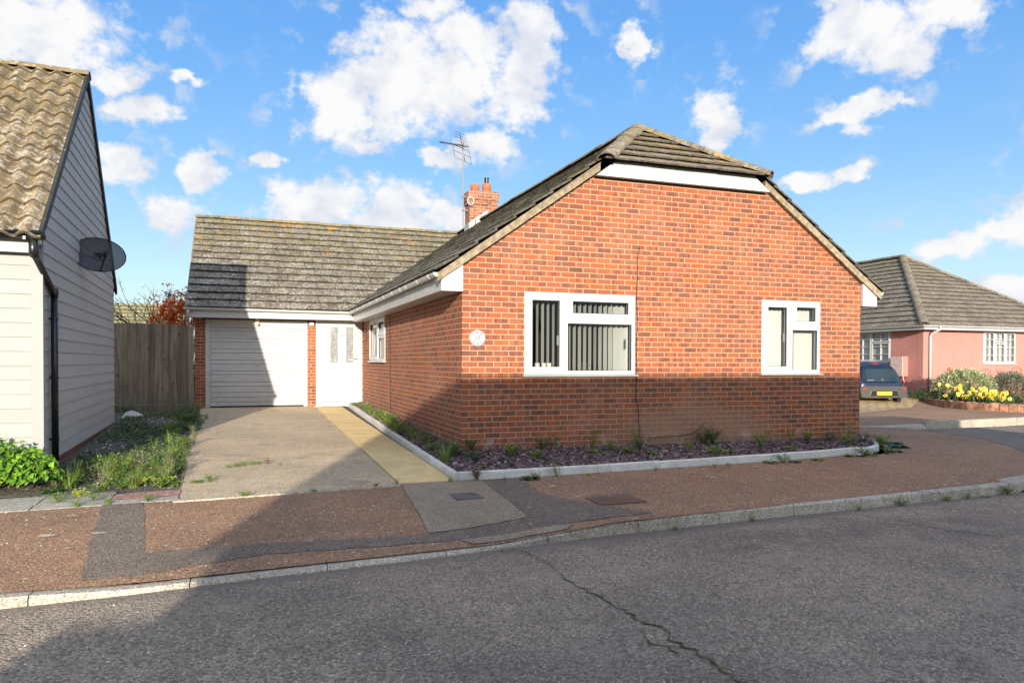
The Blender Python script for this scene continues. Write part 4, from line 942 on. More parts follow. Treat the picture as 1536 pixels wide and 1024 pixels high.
mb=MB(T); pantiles(mb,dp+.20,2.44,hr,rz+.02,-6.9,.04,.31,.215); mb.build('pantile_roof',M['pantile'],LH)
mb=MB(T); mb.add([(-6.9,-.2,2.40),(.03,-.2,2.40),(.03,hr,rz-.03),(-6.9,hr,rz-.03)],[(0,1,2,3)]); mb.add([(-6.9,dp+.2,2.40),(.03,dp+.2,2.40),(.03,hr,rz-.03),(-6.9,hr,rz-.03)],[(0,1,2,3)]); mb.build('roof_underlay',M['felt'],LH)
mb=MB(); a_=T@Vector((-6.9,hr,rz+.02)); b_=T@Vector((.05,hr,rz+.02)); ridge_caps(mb,a_,b_,.12,.45); mb.build('ridge_tiles',M['pantile'],LH)
mb=MB(T)
for (ya,yb) in ((-.20,hr),(dp+.20,hr)):
    za=2.36; zc=rz-.06
    mb.prism([(.012,ya,za),(.012,yb,zc),(.012,yb,zc+.13),(.012,ya,za+.13)],(.035,0,0))
mb.build('bargeboard',M['barge'],LH)
mb=MB(T); mb.box(-7,-.08,-.12,-.10,2.28,2.42); mb.build('eave_fascia',M['clad_side'],LH)
mb=MB(T); mb.box(-7,-.08,-.10,.0,2.29,2.30); mb.box(-.08,.0,-.16,.0,2.35,2.5); mb.build('eave_soffit',M['barge'],LH)
mb=MB(T); gutter(mb,(-7,-.19,2.47),(.06,-.19,2.47),.058); mb.tube([(-.20,-.19,2.455),(.075,-.19,2.455)],.052,12); mb.tube([(-7,-.245,2.475),(.05,-.245,2.475)],.012,6); g_=mb.build('gutter',M['black'],LH,smooth=True)
for x in (-1.0,-.45,-.1): MB(T).box(x-.012,x+.012,-.25,-.13,2.40,2.43).build('gutter_clip',M['black'],g_)
mb=MB(T); mb.tube([(-.03,-.19,2.44),(-.03,-.19,2.28),(-.02,-.17,2.24)],.045,12); mb.tube([(-.03,-.19,2.27),(.01,-.12,2.16),(.055,.23,1.94),(.065,.29,1.88)],.034,12); mb.tube([(.066,.30,1.93),(.066,.30,-.02)],.036,12); mb.tube([(.066,.30,1.95),(.066,.30,1.86)],.042,12)
dpipe=mb.build('downpipe',M['black'],LH,smooth=True)
for z in (1.62,.98,.30): MB(T).box(-.0,.105,.275,.325,z-.012,z+.012).build('pipe_clip',M['black'],dpipe)
# satellite dish
SD=T@Vector((.30,2.05,2.42)); SD=Vector((-4.62,1.75,2.60))
DS=thing('satellite_dish','dark mesh satellite dish bracketed to the grey boarded gable wall','satellite dish',tuple(SD))
dd=Vector((.30,-.86,.32)).normalized(); sx_=dd.cross(Vector((0,0,1))).normalized(); sy_=sx_.cross(dd).normalized()
vs=[];fs=[];NR,NT=7,32
for i in range(NR+1):
    r_=i/NR
    for k in range(NT):
        a=2*math.pi*k/NT; vs.append(SD+sx_*(.33*r_*math.cos(a))+sy_*(.25*r_*math.sin(a))-dd*(.06*(1-r_*r_)))
for i in range(NR):
    for k in range(NT): fs.append((i*NT+k,i*NT+(k+1)%NT,(i+1)*NT+(k+1)%NT,(i+1)*NT+k))
def mesh_f(n,b,out):
    t=n.node('ShaderNodeBsdfTransparent'); mx=n.node('ShaderNodeMixShader'); mx.inputs[0].default_value=.90
    b.inputs['Base Color'].default_value=(.03,.033,.04,1); b.inputs['Roughness'].default_value=.6
    n.l.new(t.outputs[0],mx.inputs[1]); n.l.new(b.outputs[0],mx.inputs[2]); n.l.new(mx.outputs[0],out.inputs[0])
M['dishmesh']=mat('perforated_dark_mesh',mesh_f)
MB().add(vs,fs).build('reflector',M['dishmesh'],DS,smooth=True)
MB().tube([SD+sx_*(.33*math.cos(a))+sy_*(.25*math.sin(a)) for a in np.linspace(0,6.2832,40)],.007,6,cap=False).build('reflector_rim',M['black_matt'],DS)
mb=MB(); hd=SD-sy_*.20+dd*.36; mb.tube([SD-sy_*.24,SD-sy_*.24+dd*.1,hd],.011,6); mb.tube([hd-dd*.02+sy_*.02,hd+dd*.1+sy_*.02],.03,10); mb.tube([hd+sy_*.0,hd-sy_*.05+sx_*.03,hd-sy_*.06-sx_*.01],.005,5); mb.build('receiver_arm',M['black_matt'],DS)
wl=T@Vector((.0,0,0)); wpt=Vector((-4.86,1.72,2.52)); back=SD-dd*.08
wx=(T@Vector((.02,2.35,2.5))); wx.z=SD.z-.02
mb=MB(); mb.tube([back,back-dd*.05,Vector((wx.x+.06,wx.y,wx.z)),wx],.017,8); 
mb.box(wx.x-.012,wx.x+.012,wx.y-.05,wx.y+.05,wx.z-.09,wx.z+.09); mb.box(back.x-.05,back.x+.05,back.y-.02,back.y+.03,back.z-.06,back.z+.06); mb.build('wall_bracket',M['black_matt'],DS)

# ------------------------------------------------------------------ fence
FN=thing('fence','tall weathered grey brown board fence panel between the clad house and the garage','fence',(-4.5,7.5,.08))
fa=Vector((-5.35,7.30,0)); fb=Vector((-3.80,7.62,0)); fd=(fb-fa); fl=fd.length; fd.normalize(); fnm=Vector((fd.y,-fd.x,0))
mb=MB(); u=0
while u<fl-.14:
    w=random.uniform(.13,.155); o_=random.choice((0,.012)) ; a=fa+fd*u-fnm*0+fnm*(-o_); b=fa+fd*min(fl-.1,u+w+.006)+fnm*(-o_); zt=1.93+random.uniform(-.008,.008)
    p=[a,b,b-fnm*.012,a-fnm*.018]; mb.hexa([(q.x,q.y,.26) for q in p],[(q.x,q.y,zt) for q in p]); u+=w
mb.build('board_panel',M['wood'],FN)
a=fa+fnm*.02;b=fb+fnm*.02-fd*.10; p=[a,b,b-fnm*.03,a-fnm*.03]; MB().hexa([(q.x,q.y,.06) for q in p],[(q.x,q.y,.245) for q in p]).build('gravel_board',M['wood'],FN)
a=fb-fd*.09+fnm*.03;b=fb+fnm*.03; p=[a,b,b-fnm*.1,a-fnm*.1]; MB().hexa([(q.x,q.y,.0) for q in p],[(q.x,q.y,1.90) for q in p]).build('post',M['wood'],FN)
a=fa-fd*.02-fnm*.0; b=fa+fd*.06; p=[a,b,b-fnm*.08,a-fnm*.08]; p=[q-fnm*.02 for q in p]; MB().hexa([(q.x,q.y,.0) for q in p],[(q.x,q.y,1.9) for q in p]).build('post',M['wood'],FN)

# ------------------------------------------------------------------ pink bungalow
PH=thing('pink_bungalow','pink rendered bungalow with a hipped brown tile roof beyond the corner','bungalow',(20.6,10.66,0))
px0,px1,py0,py1=20.6,28.3,10.66,24.; pw=(23.64,25.36,1.16,2.38); pw2=(12.12,13.95,1.2,2.40)
mb=MB(); wall(mb,rect(px0,px1,-.4,2.45),[rect(*pw)],lambda u,v:(u,py0,v),(0,-1,0),.25); mb.build('front_wall',M['render'],PH)
mb=MB(); wall(mb,rect(py0+.002,py1,-.4,2.45),[rect(*pw2)],lambda u,v:(px0+.004,u,v),(-1,0,0),.25); mb.build('side_wall',M['render'],PH)
mb=MB(); mb.box(px1-.25,px1,py0+.25,py1,-.4,2.45); mb.box(px0+.25,px1-.25,py1-.25,py1,-.4,2.45); mb.build('rear_wall',M['render'],PH)
mb=MB(); mb.box(px0-.03,px1,py0-.02,py0+.3,-.4,.02); mb.box(px0-.03,px0,py0,py1,-.4,.02); mb.build('plinth',M['brick_plinth'],PH)
xm=25.0; ap=Vector((xm,15.6,5.9)); e0=.35
def hip_slopes():
    z=2.52
    sl1=(ap.z-z)/(xm-px0+e0); sf=(ap.z-z)/(ap.y-py0+e0)
    # left slope
    m1=MB(); L=math.hypot(xm-px0+e0,ap.z-z)
    n1=((px0-e0,py0-e0,z),(xm,ap.y,ap.z))
    # clip plane containing hip line and vertical
    hd_=Vector((xm-px0+e0,ap.y-py0+e0,0)); cn=Vector((hd_.y,-hd_.x,0))
    tiles(m1,(px0-e0,py0-e0,z),(0,1,0),(1,0,sl1),14,L,.36,.42,.030,clips=[((px0-e0,py0-e0,0),cn)]); m1.build('roof_slope',M['tile_pink'],PH)
    m2=MB(); L2=math.hypot(ap.y-py0+e0,ap.z-z); hr_=Vector((xm-(px1+e0),ap.y-py0+e0,0)); cn2=Vector((hr_.y,-hr_.x,0))
    cnb=-cn2 if cn2.x<0 else cn2
    tiles(m2,(px0-e0,py0-e0,z),(1,0,0),(0,1,sf),px1-px0+2*e0,L2,.36,.42,.030,clips=[((px0-e0,py0-e0,0),-cn),((px1+e0,py0-e0,0),cnb)]); m2.build('roof_slope',M['tile_pink'],PH)
    m3=MB(); m3.add([(px1+e0,py0-e0,z),(px1+e0,py1,z),(xm,py1,ap.z),tuple(ap)],[(0,1,2,3)]); m3.add([(px0-e0,py0-e0,z-.02),(px0-e0,py1,z-.02),(xm,py1,ap.z-.02),(xm,ap.y,ap.z-.02)],[(0,1,2,3)]); m3.add([(px0-e0,py0-e0,z-.02),(px1+e0,py0-e0,z-.02),(xm,ap.y,ap.z-.02)],[(0,1,2)]); m3.build('roof_underlay',M['felt'],PH)
    m4=MB(); ridge_caps(m4,(px0-e0,py0-e0,z+.05),(ap.x,ap.y,ap.z+.06),.14,.4); ridge_caps(m4,(px1+e0,py0-e0,z+.05),(ap.x,ap.y,ap.z+.06),.14,.4); ridge_caps(m4,(ap.x,ap.y,ap.z+.06),(ap.x,py1,ap.z+.06),.14,.4); m4.build('ridge_tiles',M['tile_pink'],PH)
hip_slopes()
mb=MB(); mb.box(px0-e0,px1+e0,py0-e0,py0-e0+.03,2.38,2.50); mb.box(px0-e0,px0-e0+.03,py0-e0+.03,py1,2.38,2.50); mb.box(px0-e0+.03,px1,py0-e0+.03,py0-.001,2.385,2.395); mb.box(px0-e0+.03,px0-.001,py0,py1,2.385,2.395); mb.build('eave_fascia',M['white'],PH)
mb=MB(); gutter(mb,(px0-e0-.06,py0-e0-.06,2.53),(px1+e0,py0-e0-.06,2.53),.06); gutter(mb,(px0-e0-.06,py0-e0-.06,2.53),(px0-e0-.06,py1,2.53),.06); mb.build('gutter',M['white_dirty'],PH)
mb=MB(); mb.tube([(px0+.35,py0-e0-.06,2.48),(px0+.35,py0-e0-.06,2.40),(px0+.28,py0-.1,2.25),(px0+.28,py0-.06,2.15),(px0+.28,py0-.06,.0)],.045,10); mb.build('downpipe',M['white'],PH,smooth=True)
fP=lambda u,d,v:(u,py0+d,v); fQ=lambda u,d,v:(px0+.004+d,u,v)
def cottage(fn,x0,x1,z0,z1,lights,parent,vent):
    bars=[]; cells=[]; n=lights; w=(x1-x0-.05)/n
    for i in range(n):
        a=x0+.025+i*w; b=a+w
        if i in vent: cells+= [(a+.015,b-.015,z1-.42,z1-.03,.05),(a+.015,b-.015,z0+.03,z1-.45,.045)]; 
        else: cells+=[(a+.015,b-.015,z0+.03,z1-.03,.055)]
        if i: bars.append((a-.03,a+.03,z0+.055,z1-.055))
        cx_=(a+b)/2; bars.append((cx_-.012,cx_+.012,z0+.06,z1-.06))
        for k in (1,2,3): zz=z0+(z1-z0)*k/4; bars.append((a+.05,b-.05,zz-.012,zz+.012))
    r_=frame_win(parent,fn,x0,x1,z0,z1,cells,bars=bars,sill=True)
    mb=MB()
    for i in range(int((x1-x0)/.06)):
        a=x0+i*.06; 
        p=[fn(a,.07+.02*(i%2),z0),fn(a+.06,.07+.02*((i+1)%2),z0),fn(a+.06,.07+.02*((i+1)%2),z1),fn(a,.07+.02*(i%2),z1)]; mb.add(p,[(0,1,2,3)])
    mb.build('net_curtain',M['curtain'],r_); return r_
cottage(fP,*pw,3,PH,(1,)); cottage(fQ,*pw2,2,PH,(0,))
# block paved drive and far pavement
def zK(x,y): 
    t=min(1,max(0,(y-8)/3.)); return -.27+.27*t*t*(3-2*t)+ (0 if y>8 else -.0)
sheet('block_drive',M['blocks'],[(12.6,6.2),(17.0,8.0),(19.2,9.6),(20.6,10.66),(20.6,24),(9,24),(9,9.5)],zK,.6,.012)
sheet('far_pavement',M['pave'],[(7,3.4),(10.5,3.35),(12.7,3.42),(15.3,3.6),(24,4.6),(40,6),(40,14),(20,14),(9,26),(7,26)],lambda x,y: zK(x,y)-.0,.8)
mb=MB()
kp=[(6.8,3.0),(8.0,3.05),(9.3,3.1),(10.5,3.15),(11.4,3.2),(12.2,3.25),(12.9,3.3),(13.8,3.38),(14.7,3.45),(15.6,3.55),(17,3.7),(20,4.05),(24,4.5),(30,5.2)]
for a,b in zip(kp[:-1],kp[1:]):
    za=-.30 if a[0]<12 else -.205; zb_=-.30 if b[0]<12.3 else -.205
    mb.hexa([(a[0],a[1],-.4),(b[0]-.01,b[1],-.4),(b[0]-.01,b[1]+.18,-.4),(a[0],a[1]+.18,-.4)],[(a[0],a[1]+.02,za),(b[0]-.01,b[1]+.02,zb_),(b[0]-.01,b[1]+.18,max(zb_,-.262)),(a[0],a[1]+.18,max(za,-.262))])
struct(mb,'far_kerb',M['kerb'])
# planter bed
pp=[(19.9,10.3),(19.3,9.6),(18.7,8.6),(18.35,7.7),(18.2,7.0),(18.3,6.3),(18.6,5.7),(19.0,5.1),(19.6,4.9),(22,5.1),(26,5.5)]
mb=MB()
for a,b in zip(pp[:-1],pp[1:]):
    A=Vector((a[0],a[1],0));B=Vector((b[0],b[1],0));L=(B-A).length;d=(B-A)/L;nn=Vector((-d.y,d.x,0))
    if nn.y<0 and nn.x<0: nn=-nn
    n=max(1,round(L/.23)); 
    for i in range(n):
        p0=A+d*(L*i/n); p1=A+d*(L*(i+1)/n-.012); h=-.03+random.uniform(-.015,.015); zb_=-.3
        q=[p0,p1,p1+nn*.11,p0+nn*.11]; mb.hexa([(v.x,v.y,zb_) for v in q],[(v.x,v.y,h) for v in q])
tag(mb.build('planter_edging',M['planter_brick'],bevel=.008),'low brick edging round the flower bed of the pink bungalow','edging')
sheet('planter_soil',M['soil'],[(p[0]+.05,p[1]+.02) for p in pp]+[(26,10.6),(20.6,10.6)],lambda x,y:-.07+.02*math.sin(3*x+y),.8)
# meter cabinet
MC=thing('meter_cabinet','pale pink utility cabinet on two legs against the pink bungalow wall','cabinet',(20.3,11.55,0))
mb=MB().box(20.33,20.58,11.28,11.86,.66,1.42); mb.build('cabinet_body',M['render'],MC,bevel=.01)
mb=MB().box(20.29,20.329,11.29,11.83,.67,1.40); mb.build('cabinet_door',M['render2'],MC,bevel=.008)
for y in (11.40,11.78): MB().box(20.42,20.47,y-.03,y+.03,-.02,.66).build('leg',M['white'],MC)
# flower pot
FP=thing('flower_pot','square terracotta planter with a purple flower beneath the utility cabinet','planter',(19.9,11.35,.0))
mb=MB(); a=(19.66,11.1);
mb.hexa([(19.72,11.12,.16),(20.02,11.12,.16),(20.02,11.72,.16),(19.72,11.72,.16)],[(19.62,11.02,.47),(20.1,11.02,.47),(20.1,11.82,.47),(19.62,11.82,.47)]); mb.box(19.60,20.12,11.0,11.84,.44,.50); mb.build('pot',M['terracotta'],FP,bevel=.01)
for y in (11.15,11.52): MB().box(19.74,20.0,y,y+.15,-.02,.16).build('brick_foot',M['planter_brick'],FP)

# ------------------------------------------------------------------ foliage helpers
def leaves(mb,P,D_,size,w=.5,fold=.25,droop=.2,n_seg=2,rf=None):
    """P base points, D directions, per-leaf size"""
    for i in range(len(P)):
        p=Vector(P[i]); d=Vector(D_[i]).normalized(); s=size*(random.uniform(.65,1.3)); 
        ref=Vector((random.gauss(0,.4),random.gauss(0,.4),1)); sd=d.cross(ref)
        if sd.length<1e-3: continue
        sd.normalize(); u=sd.cross(d).normalized()
        if u.z<0:u=-u
        m1=p+d*s*.45+u*s*.02; tip=p+d*s-u*s*droop*.3+Vector((0,0,-droop*s*.5))
        l=m1+sd*s*w*.5+u*s*fold*w*.5; r_=m1-sd*s*w*.5+u*s*fold*w*.5
        mb.add([p,l,tip,r_,m1],[(0,4,1),(4,2,1),(0,3,4),(4,3,2)],random.random() if rf is None else rf(p))
def weed_bushy(r=.14,h=.16,n=170,size=.035,m_='leaf_weed'):
    mb=MB(); P=[];D_=[]
    for s in range(12):
        a=random.uniform(0,6.28); rr=random.uniform(.2,1)*r; top=Vector((rr*math.cos(a),rr*math.sin(a),h*random.uniform(.5,1))); mb.tube([(0,0,0),top*.5+Vector((0,0,h*.15)),top],[.003,.0025,.0015],4)
        for k in range(n//12):
            t=random.uniform(.2,1.05); q=top*t+Vector((0,0,h*.15*math.sin(t*3))); P.append(q+Vector((random.gauss(0,r*.13),random.gauss(0,r*.13),random.gauss(0,h*.07)))); D_.append((random.gauss(math.cos(a)*.5,.8),random.gauss(math.sin(a)*.5,.8),random.uniform(-.1,.9)))
    P=[(p[0],p[1],max(.006,p[2])) for p in P]
    leaves(mb,P,D_,size,.5); return mb,m_
def weed_rosette(r=.13,n=13,m_='leaf_weed',w=.42,up=.5):
    mb=MB()
    for i in range(n):
        a=i*2.4+random.gauss(0,.2); L=r*random.uniform(.7,1.15); d=Vector((math.cos(a),math.sin(a),up*random.uniform(.5,1.2))).normalized(); sd=Vector((-math.sin(a),math.cos(a),0)); K=5; vs=[];
        for k in range(K+1):
            t=k/K; c=d*L*t+Vector((0,0,-L*.35*t*t+.008)); ww=L*w*.5*math.sin(math.pi*(.08+.92*t)**.9)*(1+.25*(k%2)); vs+=[c+sd*ww+Vector((0,0,ww*.3)),c,c-sd*ww+Vector((0,0,ww*.3))]
        mb.add(vs,[(3*k+j,3*k+j+1,3*k+4+j,3*k+3+j) for k in range(K) for j in range(2)],random.random())
    return mb,m_
def weed_grass(r=.08,h=.14,n=60,m_='leaf_weed'):
    mb=MB()
    for i in range(n):
        a=random.uniform(0,6.28); b=random.uniform(0,r*.5); p=Vector((b*math.cos(a),b*math.sin(a),0)); L=h*random.uniform(.5,1.2); lean=random.uniform(.1,.9); w=.0028; sd=Vector((-math.sin(a),math.cos(a),0))*w; vs=[]
        for k in range(4):
            t=k/3; c=p+Vector((math.cos(a),math.sin(a),0))*lean*L*t*t+Vector((0,0,L*t*(1-.25*lean*t))); vs+=[c+sd*(1-t*.85),c-sd*(1-t*.85)]
        mb.add(vs,[(2*k,2*k+1,2*k+3,2*k+2) for k in range(3)],random.random())
    return mb,m_
def weed_stalk(h=.26,n=5,m_='leaf_dry'):
    mb=MB(); P=[];D_=[]
    for i in range(n):
        a=random.uniform(0,6.28); top=Vector((random.gauss(0,h*.22),random.gauss(0,h*.22),h*random.uniform(.7,1))); pts=[Vector((0,0,0)),top*.4+Vector((random.gauss(0,.01),random.gauss(0,.01),0)),top]; mb.tube(pts,[.004,.003,.0015],5)
        for k in range(30):
            t=random.uniform(.1,1); q=top*t; P.append(q); an=random.uniform(0,6.28); D_.append((math.cos(an),math.sin(an),random.uniform(-.2,.6)))
            if random.random()<.35: e=q+Vector((math.cos(an),math.sin(an),.5))*.05; mb.tube([q,e],.0015,3); P.append(e); D_.append((math.cos(an),math.sin(an),.3))
    leaves(mb,P,D_,.024,.55); return mb,m_
PROTO={}
def proto(key,fn,*a,**k):
    mb,m_=fn(*a,**k); me=bpy.data.meshes.new(key); me.from_pydata(mb.v,[],mb.f); at=me.attributes.new('rnd','FLOAT','POINT'); at.data.foreach_set('value',mb.r); me.materials.append(M[m_]); PROTO[key]=me
proto('bushy0',weed_bushy); proto('bushy1',weed_bushy,.17,.13,230,.03); proto('fine',weed_bushy,.12,.14,330,.020,'leaf_weed'); proto('fined',weed_bushy,.13,.17,330,.022,'leaf_dark')
proto('ros0',weed_rosette); proto('ros1',weed_rosette,.15,16,'leaf_dark',.5,.35); proto('rosp',weed_rosette,.16,12,'leaf_weed',.45,.7)
proto('grass0',weed_grass); proto('grass1',weed_grass,.12,.20,90); proto('stalk0',weed_stalk); proto('stalk1',weed_stalk,.33,6); proto('stalkg',weed_stalk,.28,5,'leaf_weed'); proto('yel',weed_bushy,.12,.10,220,.028,'leaf_yel'); proto('deadb',weed_bushy,.12,.16,150,.03,'leaf_brown')
NAMES={'bushy0':'weed','bushy1':'weed','fine':'feathery_weed','fined':'feathery_weed','ros0':'leafy_weed','ros1':'leafy_weed','rosp':'leafy_weed','grass0':'grass_tuft','grass1':'grass_tuft','stalk0':'dry_weed','stalk1':'dry_weed','stalkg':'tall_weed','yel':'yellow_weed','deadb':'dead_weed'}
DESC={'bushy0':'bushy green weed','bushy1':'spreading green weed','fine':'bright feathery green weed','fined':'dark feathery green weed','ros0':'broad leaved green weed','ros1':'dark broad leaved weed','rosp':'pale broad leaved weed','grass0':'small grass tuft','grass1':'long grass tuft','stalk0':'dry stalky weed','stalk1':'tall dry stalky weed','stalkg':'upright green weed','yel':'yellow green weed','deadb':'brown half dead weed'}
ORD=['first','second','third','fourth','fifth','sixth','seventh','eighth','ninth','tenth','eleventh','twelfth','thirteenth','fourteenth','fifteenth','sixteenth','seventeenth','eighteenth','nineteenth','twentieth','twenty first','twenty second','twenty third','twenty fourth','twenty fifth','twenty sixth','twenty seventh','twenty eighth','twenty ninth','thirtieth']
def plant(lst,place,grp,zf,frm,key,mul=1.0):
    lst=sorted(lst,key=key); tot={}
    for k,*_ in lst: tot[k]=tot.get(k,0)+1
    seen={}
    for k,x,y,s in lst:
        s*=mul
        o=bpy.data.objects.new(NAMES[k],PROTO[k]); COL.objects.link(o); o.location=(x,y,zf(x,y)-.004); o.rotation_euler=(0,0,random.uniform(0,6.28)); o.scale=(s,s,s*random.uniform(.85,1.15))
        i=seen.get(k,0); seen[k]=i+1
        tag(o,(DESC[k]+' '+place) if tot[k]==1 else (ORD[i]+' '+DESC[k]+' '+frm+' '+place),'weed',grp)
kx=lambda q:q[1]; ky=lambda q:-q[2]
zBc=lambda x,y: zB(x,y)+.012
plant([('fine',-.36,7.9,.7),('fine',-.30,7.4,.8),('bushy1',-.24,6.72,.9),('fine',-.28,6.3,.9),('fine',-.31,5.7,.9),('fine',-.24,5.2,1.0),('bushy0',-.30,4.92,.9),('fine',-.32,4.5,1.1),('bushy1',-.26,4.13,1.1),('fine',-.31,3.7,1.1),('bushy0',-.35,3.3,1.1),('fine',-.29,2.9,1.1),('bushy1',-.37,2.36,1.0),('fine',-.26,1.9,1.1),('grass1',-.33,1.61,.8),('bushy0',-.30,.95,.9),('fine',-.36,.3,1.0),('fined',-.22,-.25,1.1),('grass1',-.38,-.6,1.0),('fine',-.15,-.1,.8)],'in the slate bed by the side wall','weeds in the side bed',zBc,'from the door',ky,1.35)
plant([('fined',.10,-.12,.9),('fine',.52,-.58,1.2),('fined',1.1,-.20,1.0),('bushy0',.77,-.80,.9),('fined',.62,-.38,.8),('stalkg',1.9,-.15,.7),('ros0',1.75,-.50,.9),('bushy0',2.05,-.40,.7),('stalkg',2.62,-.13,.8),('bushy1',2.14,-.68,.8),('fined',2.50,-.40,.8),('ros0',2.52,-.75,.8),('fined',3.9,-.16,1.25),('fined',3.76,-.14,1.1),('grass0',3.23,-.56,1.0),('ros0',3.64,-.86,.9),('bushy1',3.35,-1.0,.7),('fine',4.42,-.63,1.3),('ros0',4.85,-.74,.9),('stalkg',5.25,-.30,.8),('bushy0',5.7,-.15,.9),('fined',6.04,-.25,.9),('ros0',5.35,-.8,.8),('bushy1',6.1,-.55,1.0),('stalkg',6.45,-.2,.8),('fined',6.6,-.4,1.0),('bushy1',6.75,-.6,.8),('ros0',5.9,-.9,.8),('fined',-.05,-.75,.9),('stalkg',1.35,-.1,.6)],'in the slate bed below the gable','weeds in the front bed',zBc,'from the left',kx,1.2)
zPc=lambda x,y: zP(x,y)
plant([('rosp',-.22,-1.36,1.25),('deadb',-.30,-1.68,1.1),('ros1',.28,-1.78,.95),('bushy0',.36,-1.80,.6),('stalkg',.66,-1.72,.75),('grass0',-.02,-1.8,.5),('grass0',2.9,-1.62,.5),('ros0',3.80,-1.58,.9),('bushy1',4.0,-1.6,.9),('ros1',4.2,-1.6,.7),('ros0',4.62,-1.54,.8),('ros0',5.35,-1.36,.9),('bushy1',5.7,-1.28,1.0),('ros0',5.95,-1.18,.9),('grass0',2.0,-1.68,.5),('ros1',6.6,-.98,1.0),('bushy1',6.35,-1.1,.9),('ros1',7.15,-.55,1.3),('ros1',7.45,-.15,1.5),('bushy0',7.0,-.35,1.2),('yel',1.05,-1.75,.35),('bushy0',3.1,-1.62,.3)],'outside the white edging','weeds by the edging',zPc,'from the left',kx)
plant([('bushy0',.85,-3.93,.3),('grass0',1.75,-3.84,.5),('bushy1',3.72,-3.73,.55),('grass0',3.1,-3.78,.6),('bushy1',4.42,-3.69,.4),('ros0',5.05,-3.66,.4),('bushy1',5.45,-3.62,.7),('ros0',5.8,-3.6,.6),('grass0',4.75,-3.68,.6),('grass0',-.85,-4.12,.3)],'at the foot of the kerb','weeds at the kerb',lambda x,y:ROADZ,'from the left',kx)
zDc=lambda x,y: zD(y)
plant([('ros0',-3.25,-.95,.7),('bushy0',-3.12,-.98,.6),('bushy1',-2.86,-.02,.45),('grass0',-2.78,.04,.7),('grass0',-2.68,.08,.7),('bushy0',-2.6,.1,.4),('grass0',-2.95,-.05,.6),('bushy1',-2.75,-1.92,.5),('grass0',-2.35,-.02,.35),('deadb',-2.5,.12,.5),('bushy0',-2.1,-1.86,.3),('grass0',-.62,-1.71,.6),('bushy0',-1.45,-1.76,.35),('stalkg',-1.22,-1.72,.3)],'on the concrete drive','weeds on the drive',zDc,'from the left',kx)
zGc=lambda x,y: zG(x,y) if y>-1.2 else -.155
LW=[]
random.seed(11)
kinds=['bushy0','bushy1','fine','bushy0','ros0','ros1','grass1','stalk0','fine','stalkg','yel','bushy1','grass0']
for i in range(110):
    # a band along the garden front and the drive edge
    t=random.random()
    if t<.5: y=random.uniform(-1.15,.1); x=random.uniform(-4.6,-3.45)
    else: y=random.uniform(.1,6.8); x=-3.60-.012*y+random.gauss(-.08,.14)
    if x<-4.35 and y>-.55: x=-4.1
    k=random.choice(kinds if t<.5 else ['bushy0','bushy1','fine','fined','ros1','stalk0','grass1','fined','bushy1','stalkg'])
    LW.append((k,x,y,random.uniform(.7,1.25)))
LW+= [('yel',-3.82,-.95,1.1),('stalk1',-3.62,-.3,1.2),('stalk1',-4.15,-1.05,1.0),('ros0',-3.55,-.85,1.3),('ros0',-3.5,-1.0,1.2),('bushy1',-4.4,-1.7,.8),('grass0',-4.2,-1.98,.8),('bushy0',-4.1,-1.75,.7),('grass0',-3.95,-1.95,.8),('bushy1',-3.62,-1.93,.6),('yel',-4.25,-1.5,.9),('ros1',-3.9,-.9,1.1),('stalk0',-3.8,-.6,1.3)]
LW+=[('bushy1',-3.95,7.0,1.3),('fined',-3.85,6.6,1.4),('fined',-5.0,7.0,1.5),('fined',-4.9,6.6,1.2),('bushy0',-3.75,7.5,1.4)]
plant(LW,'in the strip by the clad house','weeds by the drive',zGc,'from the fence',ky,.88)
# low ground cover in that strip
random.seed(5); mb=MB(); P=[];D_=[]
for i in range(15000):
    y=random.uniform(-1.0,7.0); x=random.uniform(-5.0,-3.5)
    if x<-4.74-.035*y+.05: continue
    if math.sin(x*5+1.3*y)+math.sin(y*2.1-x*3)+random.gauss(0,.7)<-.35: continue
    P.append((x,y,zG(x,y)+.004+random.random()*.03)); D_.append((random.gauss(0,1),random.gauss(0,1),random.uniform(0,.8)))
leaves(mb,P,D_,.045,.6); tag(mb.build('ground_cover',M['leaf_cover']),label='low dark ground cover creeping over the strip beside the clad house',cat='ground cover',kind='stuff')
# grit, leaves and pale spots
mb=MB(); 
for i in range(380):
    x=random.uniform(-5.0,-3.5); y=random.uniform(-1,7)
    if x<-4.74-.035*y+.03: continue
    s=random.uniform(.008,.022); z=zG(x,y)+.004; mb.add([(x-s,y-s*.6,z),(x+s,y-s*.5,z+.004),(x+s*.6,y+s,z),(x-s*.8,y+s*.7,z),(x,y,z+s*.8)],[(0,1,4),(1,2,4),(2,3,4),(3,0,4)])
tag(mb.build('pale_stones',M['edging']),label='pale stones scattered over the soil beside the clad house',cat='stones',kind='stuff')
o=lump('stone_slab',M['edging'],-4.82,6.3,.2,.16,zG(-4.82,6.3),.14); tag(o,'pale smooth boulder lying by the rear of the clad house wall','stone')
